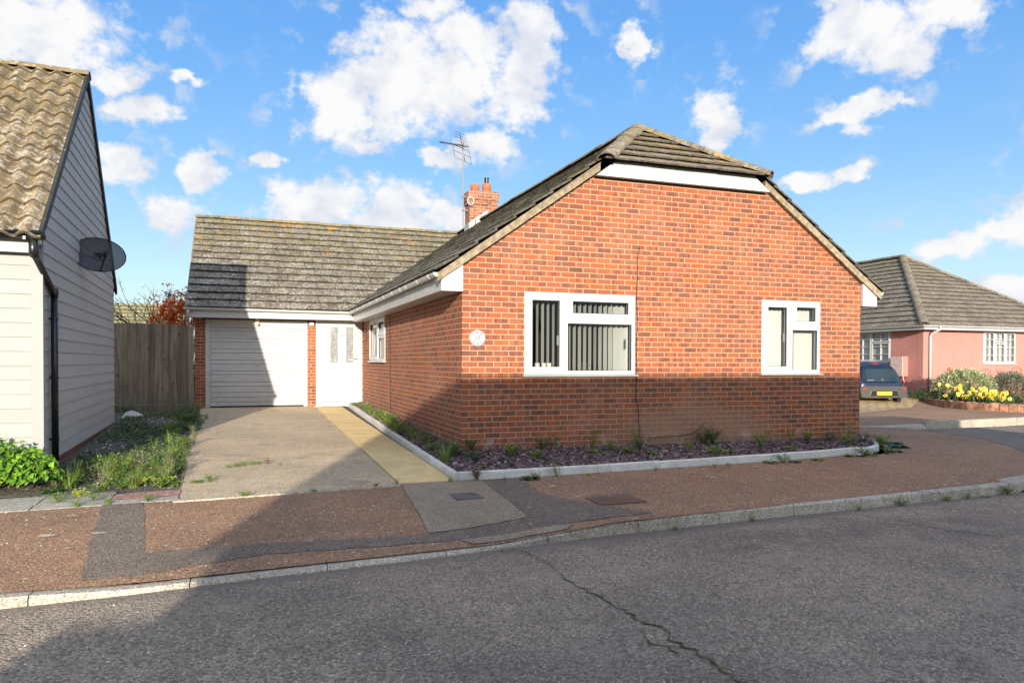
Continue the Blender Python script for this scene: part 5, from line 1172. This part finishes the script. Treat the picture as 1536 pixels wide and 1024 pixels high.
# white specks of grit on the road and pavement
mb=MB(); random.seed(9)
for i in range(420):
    if i<160: x=random.uniform(-5.5,6.0); y=random.uniform(-7.2,-4.4); z=ROADZ
    else: x=random.uniform(-5.5,6.0); y=random.uniform(-4.1,-1.9); y=max(y,kerb_y(x)+.2); z=zP(x,y)
    s=random.uniform(.003,.008); mb.add([(x-s,y-s,z+.0005),(x+s,y-s*.7,z+.0005),(x+s*.8,y+s,z+.0005),(x-s,y+s*.8,z+.0005),(x,y,z+s*.7+.0005)],[(0,1,4),(1,2,4),(2,3,4),(3,0,4)])
tag(mb.build('loose_grit',M['edging']),label='pale grit scattered over the road and pavement',cat='grit',kind='stuff')
mb=MB()
for x,y,s in ((-4.15,-2.35,.045),(-4.2,-3.0,.06),(-3.85,-3.0,.05),(-3.98,-3.4,.03),(.35,-2.3,.05),(2.4,-2.3,.05),(2.2,-2.2,.03),(4.2,-2.2,.05),(5.5,-2.0,.05),(3.2,-2.6,.04)):
    n=14; z=zP(x,y)+.006; mb.add([(x+s*(1+.25*math.sin(2*t+x))*math.cos(t),y+s*.8*(1+.2*math.cos(3*t))*math.sin(t),z) for t in np.linspace(0,6.28,n+1)[:-1]],[tuple(range(n))])
struct(mb,'pavement_spots',M['drive_edge'])

# bright bush by the clad house
BU=thing('leafy_bush','bright green large leaved bush at the foot of the clad house front','bush',(-4.95,-.95,0))
random.seed(21); mb=MB(); P=[];D_=[]
for cx_,cy_,r_,h_ in ((-5.15,-.92,.42,.40),(-4.86,-.93,.30,.27),(-5.6,-.9,.5,.45),(-6.2,-.9,.5,.45)):
    for i in range(900):
        th_=random.uniform(0,6.28); ph=math.acos(random.uniform(0,1)); rr=random.uniform(.75,1.05); n_=Vector((math.sin(ph)*math.cos(th_),math.sin(ph)*math.sin(th_),math.cos(ph)))
        P.append((cx_+n_.x*r_*rr,cy_+n_.y*r_*rr*.75,-.1+(n_.z*h_+.08)*rr)); D_.append((n_.x+random.gauss(0,.5),n_.y+random.gauss(0,.5)-.3,n_.z*.4-.35+random.gauss(0,.3)))
leaves(mb,P,D_,.062,.85,.2,.3); mb.build('foliage',M['leaf_bright'],BU)
mb=MB()
for i in range(16):
    x=random.uniform(-5.9,-4.7); mb.tube([(x,-.95,-.12),(x+random.gauss(0,.06),-.95+random.gauss(0,.1),.05),(x+random.gauss(0,.1),-1.0+random.gauss(0,.15),.18)],[.008,.006,.003],5)
mb.build('stems',M['bark'],BU)

# ------------------------------------------------------------------ trees behind fence
def tree(name,label,base,h,spread,m_leaf,nleaf,lsize,seed,up=.6,group=None):
    random.seed(seed); t=thing(name,label,'tree' if h>2 else 'shrub',base,group); B=Vector(base); mb=MB(); tips=[]
    def br(p,d,L,r_,lv):
        q=p+d*L*.5+Vector((random.gauss(0,.03),random.gauss(0,.03),0))*L; e=p+d*L; mb.tube([p,q,e],[r_,r_*.8,r_*.6],6 if lv<2 else 4); tips.append((e,d,lv))
        if lv>=4: return
        for k in range(3 if lv<2 else 2):
            dd_=(d+Vector((random.gauss(0,spread),random.gauss(0,spread),random.gauss(.12*up,.25)))).normalized(); br(p+d*L*random.uniform(.55,1),dd_,L*random.uniform(.6,.8),r_*.62,lv+1)
    br(B,Vector((0,0,1)),h*.34,.045,0); br(B,Vector((.25,.1,1)).normalized(),h*.3,.04,0); br(B,Vector((-.3,-.1,1)).normalized(),h*.3,.04,0)
    mb.build('trunk',M['bark'],t)
    if nleaf:
        ml=MB(); P=[];D_=[]; tt=[q for q in tips if q[2]>=2]
        for i in range(nleaf):
            e,d,lv=random.choice(tt); s=random.uniform(-.3,.15); P.append(e+d*s+Vector((random.gauss(0,.05),random.gauss(0,.05),random.gauss(0,.05)))); D_.append((random.gauss(0,1),random.gauss(0,1),random.gauss(0,.7)))
        if m_leaf=='leaf_orange':
            for i in range(3000):
                v=Vector((random.gauss(0,1),random.gauss(0,1),random.gauss(0,1))).normalized()*(random.random()**.45); k=1+.3*math.sin(5*v.x+2)*math.sin(6*v.z)
                q=Vector((B.x-.14+v.x*.60*k,B.y+v.y*.45*k,2.36+v.z*.62*k+v.x*.16)); P.append(q); D_.append((random.gauss(0,1),random.gauss(0,1),random.gauss(0,.7)))
        leaves(ml,P,D_,lsize,.7,.2,.1); ml.build('crown',M[m_leaf],t)
    return t
tree('autumn_tree','small tree with bright orange autumn leaves behind the fence',(-4.35,11.2,0),3.5,.42,'leaf_orange',1500,.065,3)
tree('bare_tree','thin nearly bare tree with scattered plum coloured berries behind the fence',(-4.95,12.6,0),4.3,.42,'leaf_plum',420,.06,8)
FS=thing('flowering_stems','tall upright stems topped with dusty plum seed heads behind the fence','shrub',(-4.3,12.0,0)); random.seed(4)
mb=MB(); ml=MB(); P=[];D_=[]
for i in range(34):
    a=random.uniform(-.42,.5); b=random.uniform(-.3,.3); h_=random.uniform(2.6,3.22); e=Vector((-4.3+a*1.25,12+b,h_)); mb.tube([(-4.3+a*.4,12+b*.5,0),(-4.3+a,12+b,h_*.6),e],[.012,.008,.004],4)
    for k in range(22): P.append(e+Vector((random.gauss(0,.07),random.gauss(0,.07),random.gauss(0,.022)))); D_.append((random.gauss(0,1),random.gauss(0,1),random.uniform(0,1)))
mb.build('stem',M['bark'],FS); leaves(ml,P,D_,.06,.8); ml.build('seed_heads',M['leaf_plum'],FS)['kind']='stuff'

# far house behind fence
HB=thing('distant_house','cream house with a mossy buff tiled roof seen above the fence','house',(-7.5,24,0))
mb=MB(); tiles(mb,(-14,22.2,2.10),(1,0,0),(0,1,.62),8.9,2.6,.30,.33,.03); mb.build('roof',M['tile_far'],HB)
mb=MB().add([(-14,22.2,2.08),(-5.1,22.2,2.08),(-5.1,24.4,3.44),(-14,24.4,3.44)],[(0,1,2,3)]); mb.add([(-14,26.6,2.08),(-5.1,26.6,2.08),(-5.1,24.4,3.44),(-14,24.4,3.44)],[(0,1,2,3)]); mb.build('roof_underlay',M['tile_far'],HB)
mb=MB(); mb.box(-13.8,-5.3,22.6,26.2,0,2.15); mb.prism([(-5.3,22.6,2.15),(-5.3,26.2,2.15),(-5.3,24.4,3.3)],(-.2,0,0)); mb.build('wall',M['cream'],HB)

# ------------------------------------------------------------------ pink garden plants
def bush(name,label,c,r,m_,n,ls,seed,nz=.0):
    random.seed(seed); t=thing(name,label,'bush',c); C_=Vector(c); mb=MB(); P=[];D_=[]
    for i in range(n):
        th=random.uniform(0,6.2832); u=random.random(); ph=math.acos(1-u*1.12) if u*1.12<1.99 else 1.5
        v=Vector((math.sin(ph)*math.cos(th),math.sin(ph)*math.sin(th),math.cos(ph)))
        bump_=1+.09*math.sin(4*th+seed)*math.sin(3*ph+1)+.07*math.sin(9*th+5*ph)+.05*math.sin(15*th-9*ph)
        rr=random.uniform(.72,1.02)*bump_
        q=Vector((v.x*r[0],v.y*r[1],v.z*r[2]*.62))*rr+Vector((0,0,r[2]*.36)); q.z=max(.02+random.random()*.1,q.z)
        P.append(C_+q); D_.append(v*.9+Vector((random.gauss(0,.5),random.gauss(0,.5),random.gauss(.2,.5))))
    leaves(mb,P,D_,ls,.5); mb.build('foliage',M[m_],t)
    mb=MB()
    for i in range(12):
        e=Vector((random.gauss(0,.3)*r[0],random.gauss(0,.3)*r[1],r[2]*.6)); mb.tube([C_,C_+e],[.02,.006],5)
    mb.build('stems',M['bark'],t); return t
bush('variegated_bush','rounded cream and green variegated bush beside the pink wall',(20.25,8.75,-.07),(1.0,.85,1.02),'leaf_varie',8500,.075,31)
bush('grey_bush','rounded grey green bush right of the variegated one',(22.0,8.35,-.07),(.78,.66,.92),'leaf_grey',7000,.06,32)
# daffodils
DF=thing('daffodil_clump','clump of yellow daffodils flowering along the brick planter edge','flowers',(19.2,7.4,-.07)); random.seed(33)
ml=MB(); mp=MB(); mt=MB()
for i in range(260):
    t=random.random()*.62; x=18.55+1.3*random.random()+.5*t; y=8.3-2.6*t+random.gauss(0,.25); h_=random.uniform(.2,.42); a=random.uniform(0,6.28)
    for k in range(3):
        b=random.uniform(0,6.28); sd=Vector((-math.sin(b),math.cos(b),0))*.011; p=Vector((x,y,-.08)); e=p+Vector((math.cos(b)*.12,math.sin(b)*.12,h_)); m2=(p+e)/2+Vector((0,0,.03)); ml.add([p+sd,p-sd,m2-sd,m2+sd,e],[(0,1,2,3),(3,2,4)])
for i in range(70):
    t=.66*random.random()**.8; x=18.6+.7*random.random()+.35*t; y=8.5-2.9*t+random.gauss(0,.18); z=random.uniform(.04,.52-.35*t); p=Vector((x,y,z)); ml.tube([(x,y+.02,-.08),p],.006,4)
    mp=MB(); f_=Vector((-.55+random.gauss(0,.3),-.8,.15)).normalized(); sd=f_.cross(Vector((0,0,1))).normalized(); uu=sd.cross(f_)
    for k in range(6):
        a=k*1.047; d=(sd*math.cos(a)+uu*math.sin(a)); w_=(sd*-math.sin(a)+uu*math.cos(a))*.028; mp.add([p,p+d*.04+w_*1.1,p+d*random.uniform(.055,.078),p+d*.04-w_*1.1],[(0,1,2,3)])
    mp.tube([p,p+f_*.05],[.016,.024],7); mp.mi=[0]*6+[1]*(len(mp.f)-6)
    mp.build('flower',[M['petal'],M['petal2']],DF)
ml.build('leaves',M['leaf_dark'],DF)
# low mixed plants right
random.seed(35)
def clump(name,label,c,r,h,m_,n,ls):
    mb=MB(); P=[];D_=[]
    for i in range(n):
        a=random.uniform(0,6.28); q=math.sqrt(random.random()); P.append((c[0]+r*q*math.cos(a),c[1]+r*q*math.sin(a),c[2]+.01+h*random.random()*(1-.6*q*q))); D_.append((random.gauss(0,.7),random.gauss(0,.7),random.uniform(.2,1.2)))
    leaves(mb,P,D_,ls,.35); return tag(mb.build(name,M[m_]),label,'plant')
clump('garden_plant','bronze tinged low plant below the grey bush',(20.75,7.0,-.07),.40,.42,'leaf_brown',520,.10)
clump('garden_plant','lime green upright plant near the planter edge by a wooden stake',(21.3,6.75,-.07),.25,.42,'leaf_bright',320,.11)
clump('garden_plant','green and red low plant under the cottage window end',(22.0,6.6,-.07),.5,.35,'leaf_weed',520,.09)
clump('garden_plant','green leafy plant at the right edge of the photo',(22.75,6.6,-.07),.4,.75,'leaf_weed',620,.11)
clump('garden_plant','dark green strappy plant at the planter corner beside the downpipe',(19.55,9.6,-.07),.55,.35,'leaf_dark',560,.12)
mb=MB(); mb.tube([(20.9,6.2,-.1),(21.02,6.25,.27)],.028,6); tag(mb.build('wooden_stake',M['wood']),'short leaning wooden stake in the flower bed','stake')
# cordyline
CD=thing('cordyline','dark purple spiky cordyline against the pink wall at the right edge','plant',(23.9,8.2,-.07)); random.seed(36)
MB().tube([(23.9,8.2,-.08),(23.92,8.22,.7),(23.9,8.2,1.15)],[.07,.05,.04],8).build('trunk',M['bark'],CD)
mb=MB()
for i in range(70):
    a=random.uniform(0,6.28); el=random.uniform(-.1,1.3); L=random.uniform(.55,.95); p=Vector((23.9,8.2,random.uniform(.75,1.2))); d=Vector((math.cos(a)*math.cos(el),math.sin(a)*math.cos(el),math.sin(el))); sd=Vector((-math.sin(a),math.cos(a),0))*.025; vs=[]
    for k in range(5): t=k/4; c=p+d*L*t+Vector((0,0,-.45*L*t*t)); vs+=[c+sd*(1.05-t),c-sd*(1.05-t)]
    mb.add(vs,[(2*k,2*k+1,2*k+3,2*k+2) for k in range(4)])
mb.build('leaves',M['leaf_purple'],CD)
for x,lab,s in ((22.0,'small wire wheel trellis half hidden behind the variegated bush',.9),(23.55,'wire wheel trellis standing behind the grey bush below the window',1.0)):
    mb=MB(); c=Vector((x,9.3,.78*s)); mb.tube([c+Vector((.27*math.cos(t),0,.27*math.sin(t))) for t in np.linspace(0,6.2832,28)],.009,5,cap=False)
    for k in range(4): t=k*math.pi/4; v=Vector((.27*math.cos(t),0,.27*math.sin(t))); mb.tube([c-v,c+v],.006,4)
    mb.tube([c-Vector((0,0,.27)),Vector((x,9.3,-.1))],.01,5); tag(mb.build('wire_trellis',M['iron']),lab,'trellis','wire wheel trellises')
mb=MB(); mb.tube([(19.9,9.0,-.1),(19.9,9.0,.92)],.008,5); mb.lathe((19.9,9.0,.88),[(.0,0),(.06,.03),(.075,.08),(.04,.13),(.0,.14)],8); tag(mb.build('garden_ornament',M['terracotta']),'orange ornament on a thin stick above the variegated bush','ornament')
# pot plants
mb=MB(); P=[];D_=[]
for i in range(90): P.append((random.uniform(19.66,20.06),random.uniform(11.08,11.78),.50+random.random()*.06)); D_.append((random.gauss(0,.6),random.gauss(0,.6),1))
leaves(mb,P,D_,.09,.5); mb.build('foliage',M['leaf_dark'],FP)
mb=MB(); P=[(19.8+random.gauss(0,.03),11.75+random.gauss(0,.04),.6+random.gauss(0,.03)) for _ in range(30)]; leaves(mb,P,[(random.gauss(0,1),random.gauss(0,1),1) for _ in P],.06,.9); mb.build('purple_flower',simple('purple_petal',(.13,.03,.22),.6),FP)

# ------------------------------------------------------------------ car (small hatchback, rear view)
CR=Vector((17.15,9.2,-.262)); HD=math.atan2(.26,.96)-math.pi/2*0
yaw=math.atan2(-.26,.96) # rotate +y heading to (.26,.96)
CT=Matrix.Translation(CR)@Matrix.Rotation(yaw,4,'Z')
CA=thing('parked_car','small dark blue hatchback parked on the block drive, seen from behind','car',tuple(CR))
# local: y forward, rear at y=0. sections: (y, half width bottom, hw waist, hw roof, z bottom, z waist, z roof)
secs=[(0.0,.60,.70,.60,.34,.62,.70),(.05,.72,.79,.70,.28,.68,.80),(.16,.78,.805,.68,.24,.78,.98),(.34,.80,.81,.62,.22,.86,1.26),(.55,.81,.815,.585,.20,.90,1.42),(.95,.81,.815,.59,.20,.92,1.465),(1.5,.81,.815,.60,.20,.92,1.47),(2.0,.81,.815,.58,.20,.92,1.42),(2.5,.81,.80,.56,.20,.92,1.16),(2.85,.80,.78,.60,.20,.90,.97),(3.15,.77,.74,.58,.22,.82,.88),(3.35,.68,.66,.50,.28,.68,.72),(3.43,.55,.52,.40,.34,.52,.55)]
def ring(s):
    y,wb,ww,wr,zb_,zw,zr_=s
    half=[(0,zb_),(wb*.6,zb_),(wb*.93,zb_+.02),(wb,zb_+.10),(ww,(zb_+zw)/2),(ww*.995,zw-.03),(ww*.965,zw+.02),((ww*.5+wr*.5)*.99,zw+(zr_-zw)*.5),(wr*1.03,zr_-(zr_-zw)*.14),(wr*.88,zr_-.012),(wr*.45,zr_+.008),(0,zr_+.012)]
    pts=[(x,y,z) for x,z in half]+[(-x,y,z) for x,z in reversed(half[1:-1])]; return pts
rs_=[ring(s) for s in secs]; mb=MB(CT); n=len(rs_[0]); vs=[p for r in rs_ for p in r]
fs=[(i*n+k,i*n+(k+1)%n,(i+1)*n+(k+1)%n,(i+1)*n+k) for i in range(len(rs_)-1) for k in range(n)]; fs+= [tuple(range(n-1,-1,-1)),tuple(range((len(rs_)-1)*n,len(rs_)*n))]
mb.add(vs,fs,.5); body=mb.build('body',M['carpaint'],CA,smooth=True); sm=body.modifiers.new('subsurf','SUBSURF'); sm.levels=2; sm.render_levels=2
def cpanel(name,m_,pts,par=None,th=.012,off=.0,sm_=False): # pts list of (x,y,z) polygon, extruded backwards
    mb=MB(CT); mb.prism([(x,y-off,z) for x,y,z in pts],(0,-th,0)); return mb.build(name,m_,par or CA,bevel=.004)
# rear glass hatch (dark glossy), follows tailgate
def hatch(z): return float(np.interp(z,[.70,.80,.98,1.26,1.42],[.0,.05,.145,.31,.50]))
def strip(name,m_,zs,wf,off,par,th=.02):
    mb=MB(CT); vs=[];K=10
    for z in zs:
        w=wf(z)
        for k in range(K+1):
            t=-1+2*k/K; vs.append((w*t,hatch(z)-off+.05*abs(t)**3,z))
    m_n=len(zs); vs2=[(x,y+th,z) for x,y,z in vs]; N_=len(vs)
    fs=[(i*(K+1)+k,i*(K+1)+k+1,(i+1)*(K+1)+k+1,(i+1)*(K+1)+k) for i in range(m_n-1) for k in range(K)]
    fs+=[(N_+a,N_+b,N_+c,N_+d) for a,b,c,d in fs]
    bd=[(k,k+1,N_+k+1,N_+k) for k in range(K)]+[((m_n-1)*(K+1)+k,(m_n-1)*(K+1)+k+1,N_+(m_n-1)*(K+1)+k+1,N_+(m_n-1)*(K+1)+k) for k in range(K)]+[(i*(K+1),(i+1)*(K+1),N_+(i+1)*(K+1),N_+i*(K+1)) for i in range(m_n-1)]+[(i*(K+1)+K,(i+1)*(K+1)+K,N_+(i+1)*(K+1)+K,N_+i*(K+1)+K) for i in range(m_n-1)]
    mb.add(vs+vs2,fs+bd,.5); return mb.build(name,m_,par,smooth=False)
rw=strip('rear_window',M['carglass'],np.linspace(.80,1.37,9),lambda z:float(np.interp(z,[.8,.95,1.15,1.3,1.37],[.64,.66,.60,.53,.45])),.045,CA)
strip('brake_light',M['red_lens'],[1.385,1.415],lambda z:.13,.05,CA)
mb=MB(CT); mb.prism([(-.79,.02,.66),(.79,.02,.66),(.81,.02,.50),(.78,.02,.30),(.60,.02,.27),(-.60,.02,.27),(-.78,.02,.30),(-.81,.02,.50)],(0,-.10,0)); mb.prism([(.79,.02,.655),(.80,.35,.60),(.81,.4,.35),(.80,.02,.32)],(.014,0,0)); mb.prism([(-.79,.02,.655),(-.80,.35,.60),(-.81,.4,.35),(-.80,.02,.32)],(-.014,0,0)); bp=mb.build('rear_bumper',M['carlower'],CA,bevel=.03)
mb=MB(CT); mb.prism([(-.44,-.08,.49),(.44,-.08,.49),(.50,-.08,.34),(-.50,-.08,.34)],(0,-.012,0)); mb.build('bumper_recess',M['black'],bp,bevel=.006)
mb=MB(CT); mb.prism([(-.26,-.093,.365),(.26,-.093,.365),(.26,-.093,.475),(-.26,-.093,.475)],(0,-.012,0)); pl=mb.build('number_plate',M['plate'],CA,bevel=.003)
ro=text('EK13 EWA',.112,(0,0,0),(0,0,0),M['black_matt'],pl,'plate_lettering',.001,.98); p=CT@Vector((0,-.1065,.42)); ro.location=p-loc_of(pl); ro.rotation_euler=(R(90),0,yaw)
for sx in (-1,1):
    mb=MB(CT); mb.prism([(sx*.62,-.082,.60),(sx*.72,-.075,.60),(sx*.73,-.075,.56),(sx*.68,-.08,.535),(sx*.61,-.082,.56)],(0,-.012,0)); mb.build('fog_lamp',M['red_lens'],bp)
    mb=MB(CT); mb.prism([(sx*.72,.13,.98),(sx*.79,.22,.98),(sx*.812,.20,.72),(sx*.76,.06,.72)],(sx*.02,-.03,0)); mb.build('tail_light',M['red_lens'],CA,bevel=.01)
    mb=MB(CT); mb.prism([(sx*.80,1.95,.95),(sx*.97,1.93,.97),(sx*.97,1.93,1.08),(sx*.80,1.95,1.08)],(0,.09,0)); mb.build('door_mirror',M['carpaint'],CA,bevel=.015)
    sgl=[(sx*.775,.62,.97),(sx*.79,2.25,.96),(sx*.70,1.98,1.33),(sx*.66,.80,1.36)]; mb=MB(CT); mb.prism(sgl,(sx*.012,0,0)); mb.build('side_window',M['carglass'],CA)
    for yy in (.52,2.86):
        mb=MB(CT); vs=[];fs=[];Nn_=28
        prof_=[(.0,.20),(.19,.20),(.21,.215),(.275,.215),(.285,.17),(.285,.09),(.27,.06),(.0,.06)]
        for r_,w_ in prof_:
            for k in range(Nn_): a=2*math.pi*k/Nn_; vs.append((sx*(.62+w_*.9),yy+r_*math.cos(a),.285+r_*math.sin(a)))
        for i in range(len(prof_)-1):
            for k in range(Nn_): fs.append((i*Nn_+k,i*Nn_+(k+1)%Nn_,(i+1)*Nn_+(k+1)%Nn_,(i+1)*Nn_+k))
        mb.add(vs,fs,.5); tw_=mb.build('wheel',M['black_matt'],CA,smooth=False)
        mb=MB(CT)
        for k in range(8):
            a=k*math.pi/4; mb.tube([(sx*.805,yy,.285),(sx*.815,yy+.17*math.cos(a),.285+.17*math.sin(a))],.02,5)
        mb.tube([(sx*.816,yy+.18*math.cos(t),.285+.18*math.sin(t)) for t in np.linspace(0,6.283,25)],.012,5,cap=False); mb.build('rim',M['alloy'],tw_)
mb=MB(CT)
for dz_ in (0,.035): mb.add([(-.05,-.055+.03*0+hatch(.86)-.0,.835+dz_),(0,-.055+hatch(.86),.875+dz_),(.05,-.055+hatch(.86),.835+dz_),(.05,-.055+hatch(.86),.815+dz_),(0,-.055+hatch(.86),.853+dz_),(-.05,-.055+hatch(.86),.815+dz_)],[(0,1,4,5),(1,2,3,4)])
mb.build('chevron_badge',M['chrome'],CA)
mb=MB(CT); mb.tube([(.30,.09,.83),(.10,.085,.92),(-.18,.10,.945)],.010,5); mb.build('rear_wiper',M['black_matt'],CA)
ro=text('CITROEN',.05,(0,0,0),(0,0,0),M['chrome'],CA,'badge_lettering',.001,1.1); p=CT@Vector((-.42,hatch(.84)-.055,.85)); ro.location=p-loc_of(CA); ro.rotation_euler=(R(72),0,yaw)
mb=MB(CT); mb.tube([(.18,-.02,.27),(.20,-.06,.24),(.28,-.07,.22)],.02,8); mb.build('exhaust_pipe',M['chrome'],CA)

# ------------------------------------------------------------------ bungalow across the road (behind the camera), casts the long shadow
OH=thing('opposite_bungalow','brick bungalow with a gabled roof standing across the road behind the viewpoint','bungalow',(0,-18,0))
ox0,ox1=-6.2,7.4; rzO=.96+.22*18; 
mb=MB(); mb.box(ox0+.1,ox1-.1,-21.0,-15.3,-.4,2.25); mb.prism([(ox0+.1,-21,2.25),(ox0+.1,-15.3,2.25),(ox0+.1,-18,rzO-.15)],(.2,0,0)); mb.prism([(ox1-.1,-21,2.25),(ox1-.1,-15.3,2.25),(ox1-.1,-18,rzO-.15)],(-.2,0,0)); mb.build('wall',M['brick'],OH)
mb=MB(); tiles(mb,(ox0,-14.95,2.22),(1,0,0),(0,-1,(rzO-2.28)/3.05),ox1-ox0,math.hypot(3.05,rzO-2.28),.34,.45,.02); tiles(mb,(ox0,-21.3,2.1),(1,0,0),(0,1,(rzO-2.16)/3.3),ox1-ox0,math.hypot(3.3,rzO-2.16),.34,.45,.02); mb.build('roof',M['tile'],OH)
mb=MB(); ridge_caps(mb,(ox0,-18,rzO-.05),(ox1,-18,rzO-.05),.11,.45); mb.build('ridge_tiles',M['tile'],OH)
for a,b in ((-4.5,-2.8),(1.0,3.0),(4.6,6.2)):
    mb=MB().box(a,b,-15.31,-15.26,.9,1.95); w_=mb.build('window',M['white'],OH); MB().box(a+.08,b-.08,-15.255,-15.25,.98,1.87).build('pane',M['carglass'],w_)
MB().box(-6.78,-6.12,-17.6,-16.0,-.4,2.12).build('shadow_block',M['brick'],OH)  # unseen block added to push out the lower edge of the long shadow
mb=MB().box(-1.4,-.5,-15.31,-15.26,-.2,2.0); mb.build('door',M['white'],OH)
sheet('far_side_pavement',M['pave'],[(-40,-15.2),(40,-15.2),(40,-12.6),(-40,-12.6)],lambda x,y:-.22,10)

# ------------------------------------------------------------------ sky
world=bpy.data.worlds.new('World'); scene.world=world; world.use_nodes=True; t=world.node_tree; t.nodes.clear(); n=N(t)
out=n.node('ShaderNodeOutputWorld'); bg=n.node('ShaderNodeBackground'); t.links.new(bg.outputs[0],out.inputs[0]); bg.inputs[1].default_value=SKY_STRENGTH
sky=n.node('ShaderNodeTexSky',sky_type='NISHITA'); sky.sun_disc=False; sky.sun_elevation=math.asin(-SUN_D.z); sky.sun_rotation=math.atan2(-SUN_D.x,-SUN_D.y); sky.air_density=1.0; sky.dust_density=.4; sky.ozone_density=1.3
gen=n.node('ShaderNodeTexCoord').outputs['Generated']; x,y,z=n.sep(gen)
az=n.math('MULTIPLY',n.math('ARCTAN2',x,y),57.2958); el=n.math('MULTIPLY',n.math('ARCSINE',z),57.2958)
nv=n.comb(n.math('MULTIPLY',az,1.0),n.math('MULTIPLY',el,1.25),0)
wx_=n.noise(nv,.35,5,.6,out=1); wv=n.vmath('MULTIPLY',n.vmath('SUBTRACT',wx_,(.5,.5,.5)),(5.0,3.0,0)); P_=n.vmath('ADD',n.comb(az,el,0),wv)
BL=[(-12.6,20.6,4.6,2.3),(-16,20,5,2.6),(-8.2,18.4,1.6,.7),(-8.1,12.9,1.8,1.1),(-3.1,13.2,1.5,1.2),(-6.6,16.9,1.8,1.1),(1.7,14.1,.9,.5),(11.2,20.6,4.2,3.4),(7.0,18.6,2.7,2.3),(5.0,17.0,1.8,1.0),(15.3,20.3,3.0,2.6),(16.8,23.4,3.6,1.8),(21.2,23.4,2.1,3.2),(20.2,19.5,2.3,1.6),(13.4,25.5,2.6,.9),(6.3,12.1,3.2,1.3),(10.7,12.1,3.0,1.3),(4.2,11.0,2.8,1.1),(11.4,10.4,3.4,1.1),(15.3,10.8,2.8,1.0),(17.9,16.1,2.4,1.0),(13.8,15.2,1.6,.7),(29.1,23.0,.9,1.5),(35.1,17.6,1.7,1.9),(45.2,22.2,3.0,2.0),(47.2,20.6,2.6,1.5),(50.2,22.6,2.8,1.2),(44.4,17.0,1.7,1.0),(46.0,17.4,1.3,.9),(42.0,12.8,1.6,.6),(44.2,12.9,1.1,.5),(50.6,7.9,2.6,.9),(53.9,8.5,2.3,1.0),(54,5.0,2.2,.8),(-3.9,18.9,.9,.35),(9,15.9,.8,.6),(-5.0,10.4,1.8,1.2),(60,12,4,2),(66,22,5,3),(-28,14,6,3),(-35,24,7,3),(-24,9,4,1.5),(75,9,6,1.6),(30,40,10,5),(0,42,12,5),(110,20,14,6),(150,25,16,7),(-80,18,14,6),(-120,22,16,6),(180,30,14,6),(-160,20,12,6),(-140,45,25,10),(150,50,25,10),(180,10,14,4),(-100,35,18,8),(120,38,18,8),(-150,8,10,3),(60,55,20,8),(-50,50,20,8)]  # large clouds behind and above the view are unseen, added as fill light
BL=[(a,b,c*1.12,d*1.10) for a,b,c,d in BL]
acc=None
for a,e_,ra,re in BL:
    d=n.vmath('MULTIPLY',n.vmath('SUBTRACT',P_,(a,e_,0)),(1/(ra*1.15),1/(re*1.25),0)); L=n.math('SUBTRACT',1,n.vmath('LENGTH',d,out=1)); acc=L if acc is None else n.math('MAXIMUM',acc,L)
f1=n.noise(nv,.36,9,.60); f2=n.noise(nv,1.5,5,.6)
den=n.math('ADD',acc,n.math('ADD',n.math('MULTIPLY',n.math('SUBTRACT',f1,.5),1.75),n.math('MULTIPLY',n.math('SUBTRACT',f2,.5),.38)))
den=n.math('MINIMUM',den,n.math('MULTIPLY',n.math('ADD',acc,.55),3))
mask=n.math('MAXIMUM',n.smooth(den,-.06,.52),n.math('MULTIPLY',n.smooth(z,.62,.85),n.smooth(f1,.45,.65)))  # overhead cloud out of view, added to brighten the ground
shade=n.noise(n.vmath('ADD',nv,(0,-.9,3)),.26,4,.55)
cc=n.mix(n.smooth(n.math('ADD',shade,n.math('MULTIPLY',den,-.12)),.34,.66),(3.55,3.55,3.55),(2.6,2.76,3.15))
sdot=n.vmath('DOT_PRODUCT',gen,tuple(-SUN_D),out=1); cc=n.vmath('SCALE',cc); n.put(cc.node.inputs['Scale'],n.math('ADD',1,n.math('ADD',n.math('MULTIPLY',n.smooth(sdot,-.1,.85),1.1),n.math('MULTIPLY',n.smooth(z,.55,.9),.1))))  # unseen clouds towards the sun brightened for extra fill
hsv=n.node('ShaderNodeHueSaturation'); hsv.inputs['Saturation'].default_value=1.36; hsv.inputs['Hue'].default_value=.508; hsv.inputs['Value'].default_value=.86; n.put(hsv.inputs['Color'],sky.outputs[0])
wisp=n.math('MULTIPLY',n.math('MULTIPLY',n.smooth(acc,-1.3,.1),n.smooth(f1,.50,.66)),.8)
grad=n.ramp(n.math('DIVIDE',el,40.0,clamp=True),[(0,(.64,.84,1.0)),(.18,(.49,.74,1.0)),(.36,(.29,.58,1.0)),(.56,(.18,.46,.98)),(1,(.10,.30,.80))]); grad=n.vmath('SCALE',grad); grad.node.inputs['Scale'].default_value=3.5
skyc=n.mix(.75,hsv.outputs[0],grad)
base=n.mix(wisp,skyc,(2.4,2.7,3.1))
n.put(bg.inputs[0],n.mix(mask,base,cc))
scene.render.engine='CYCLES'
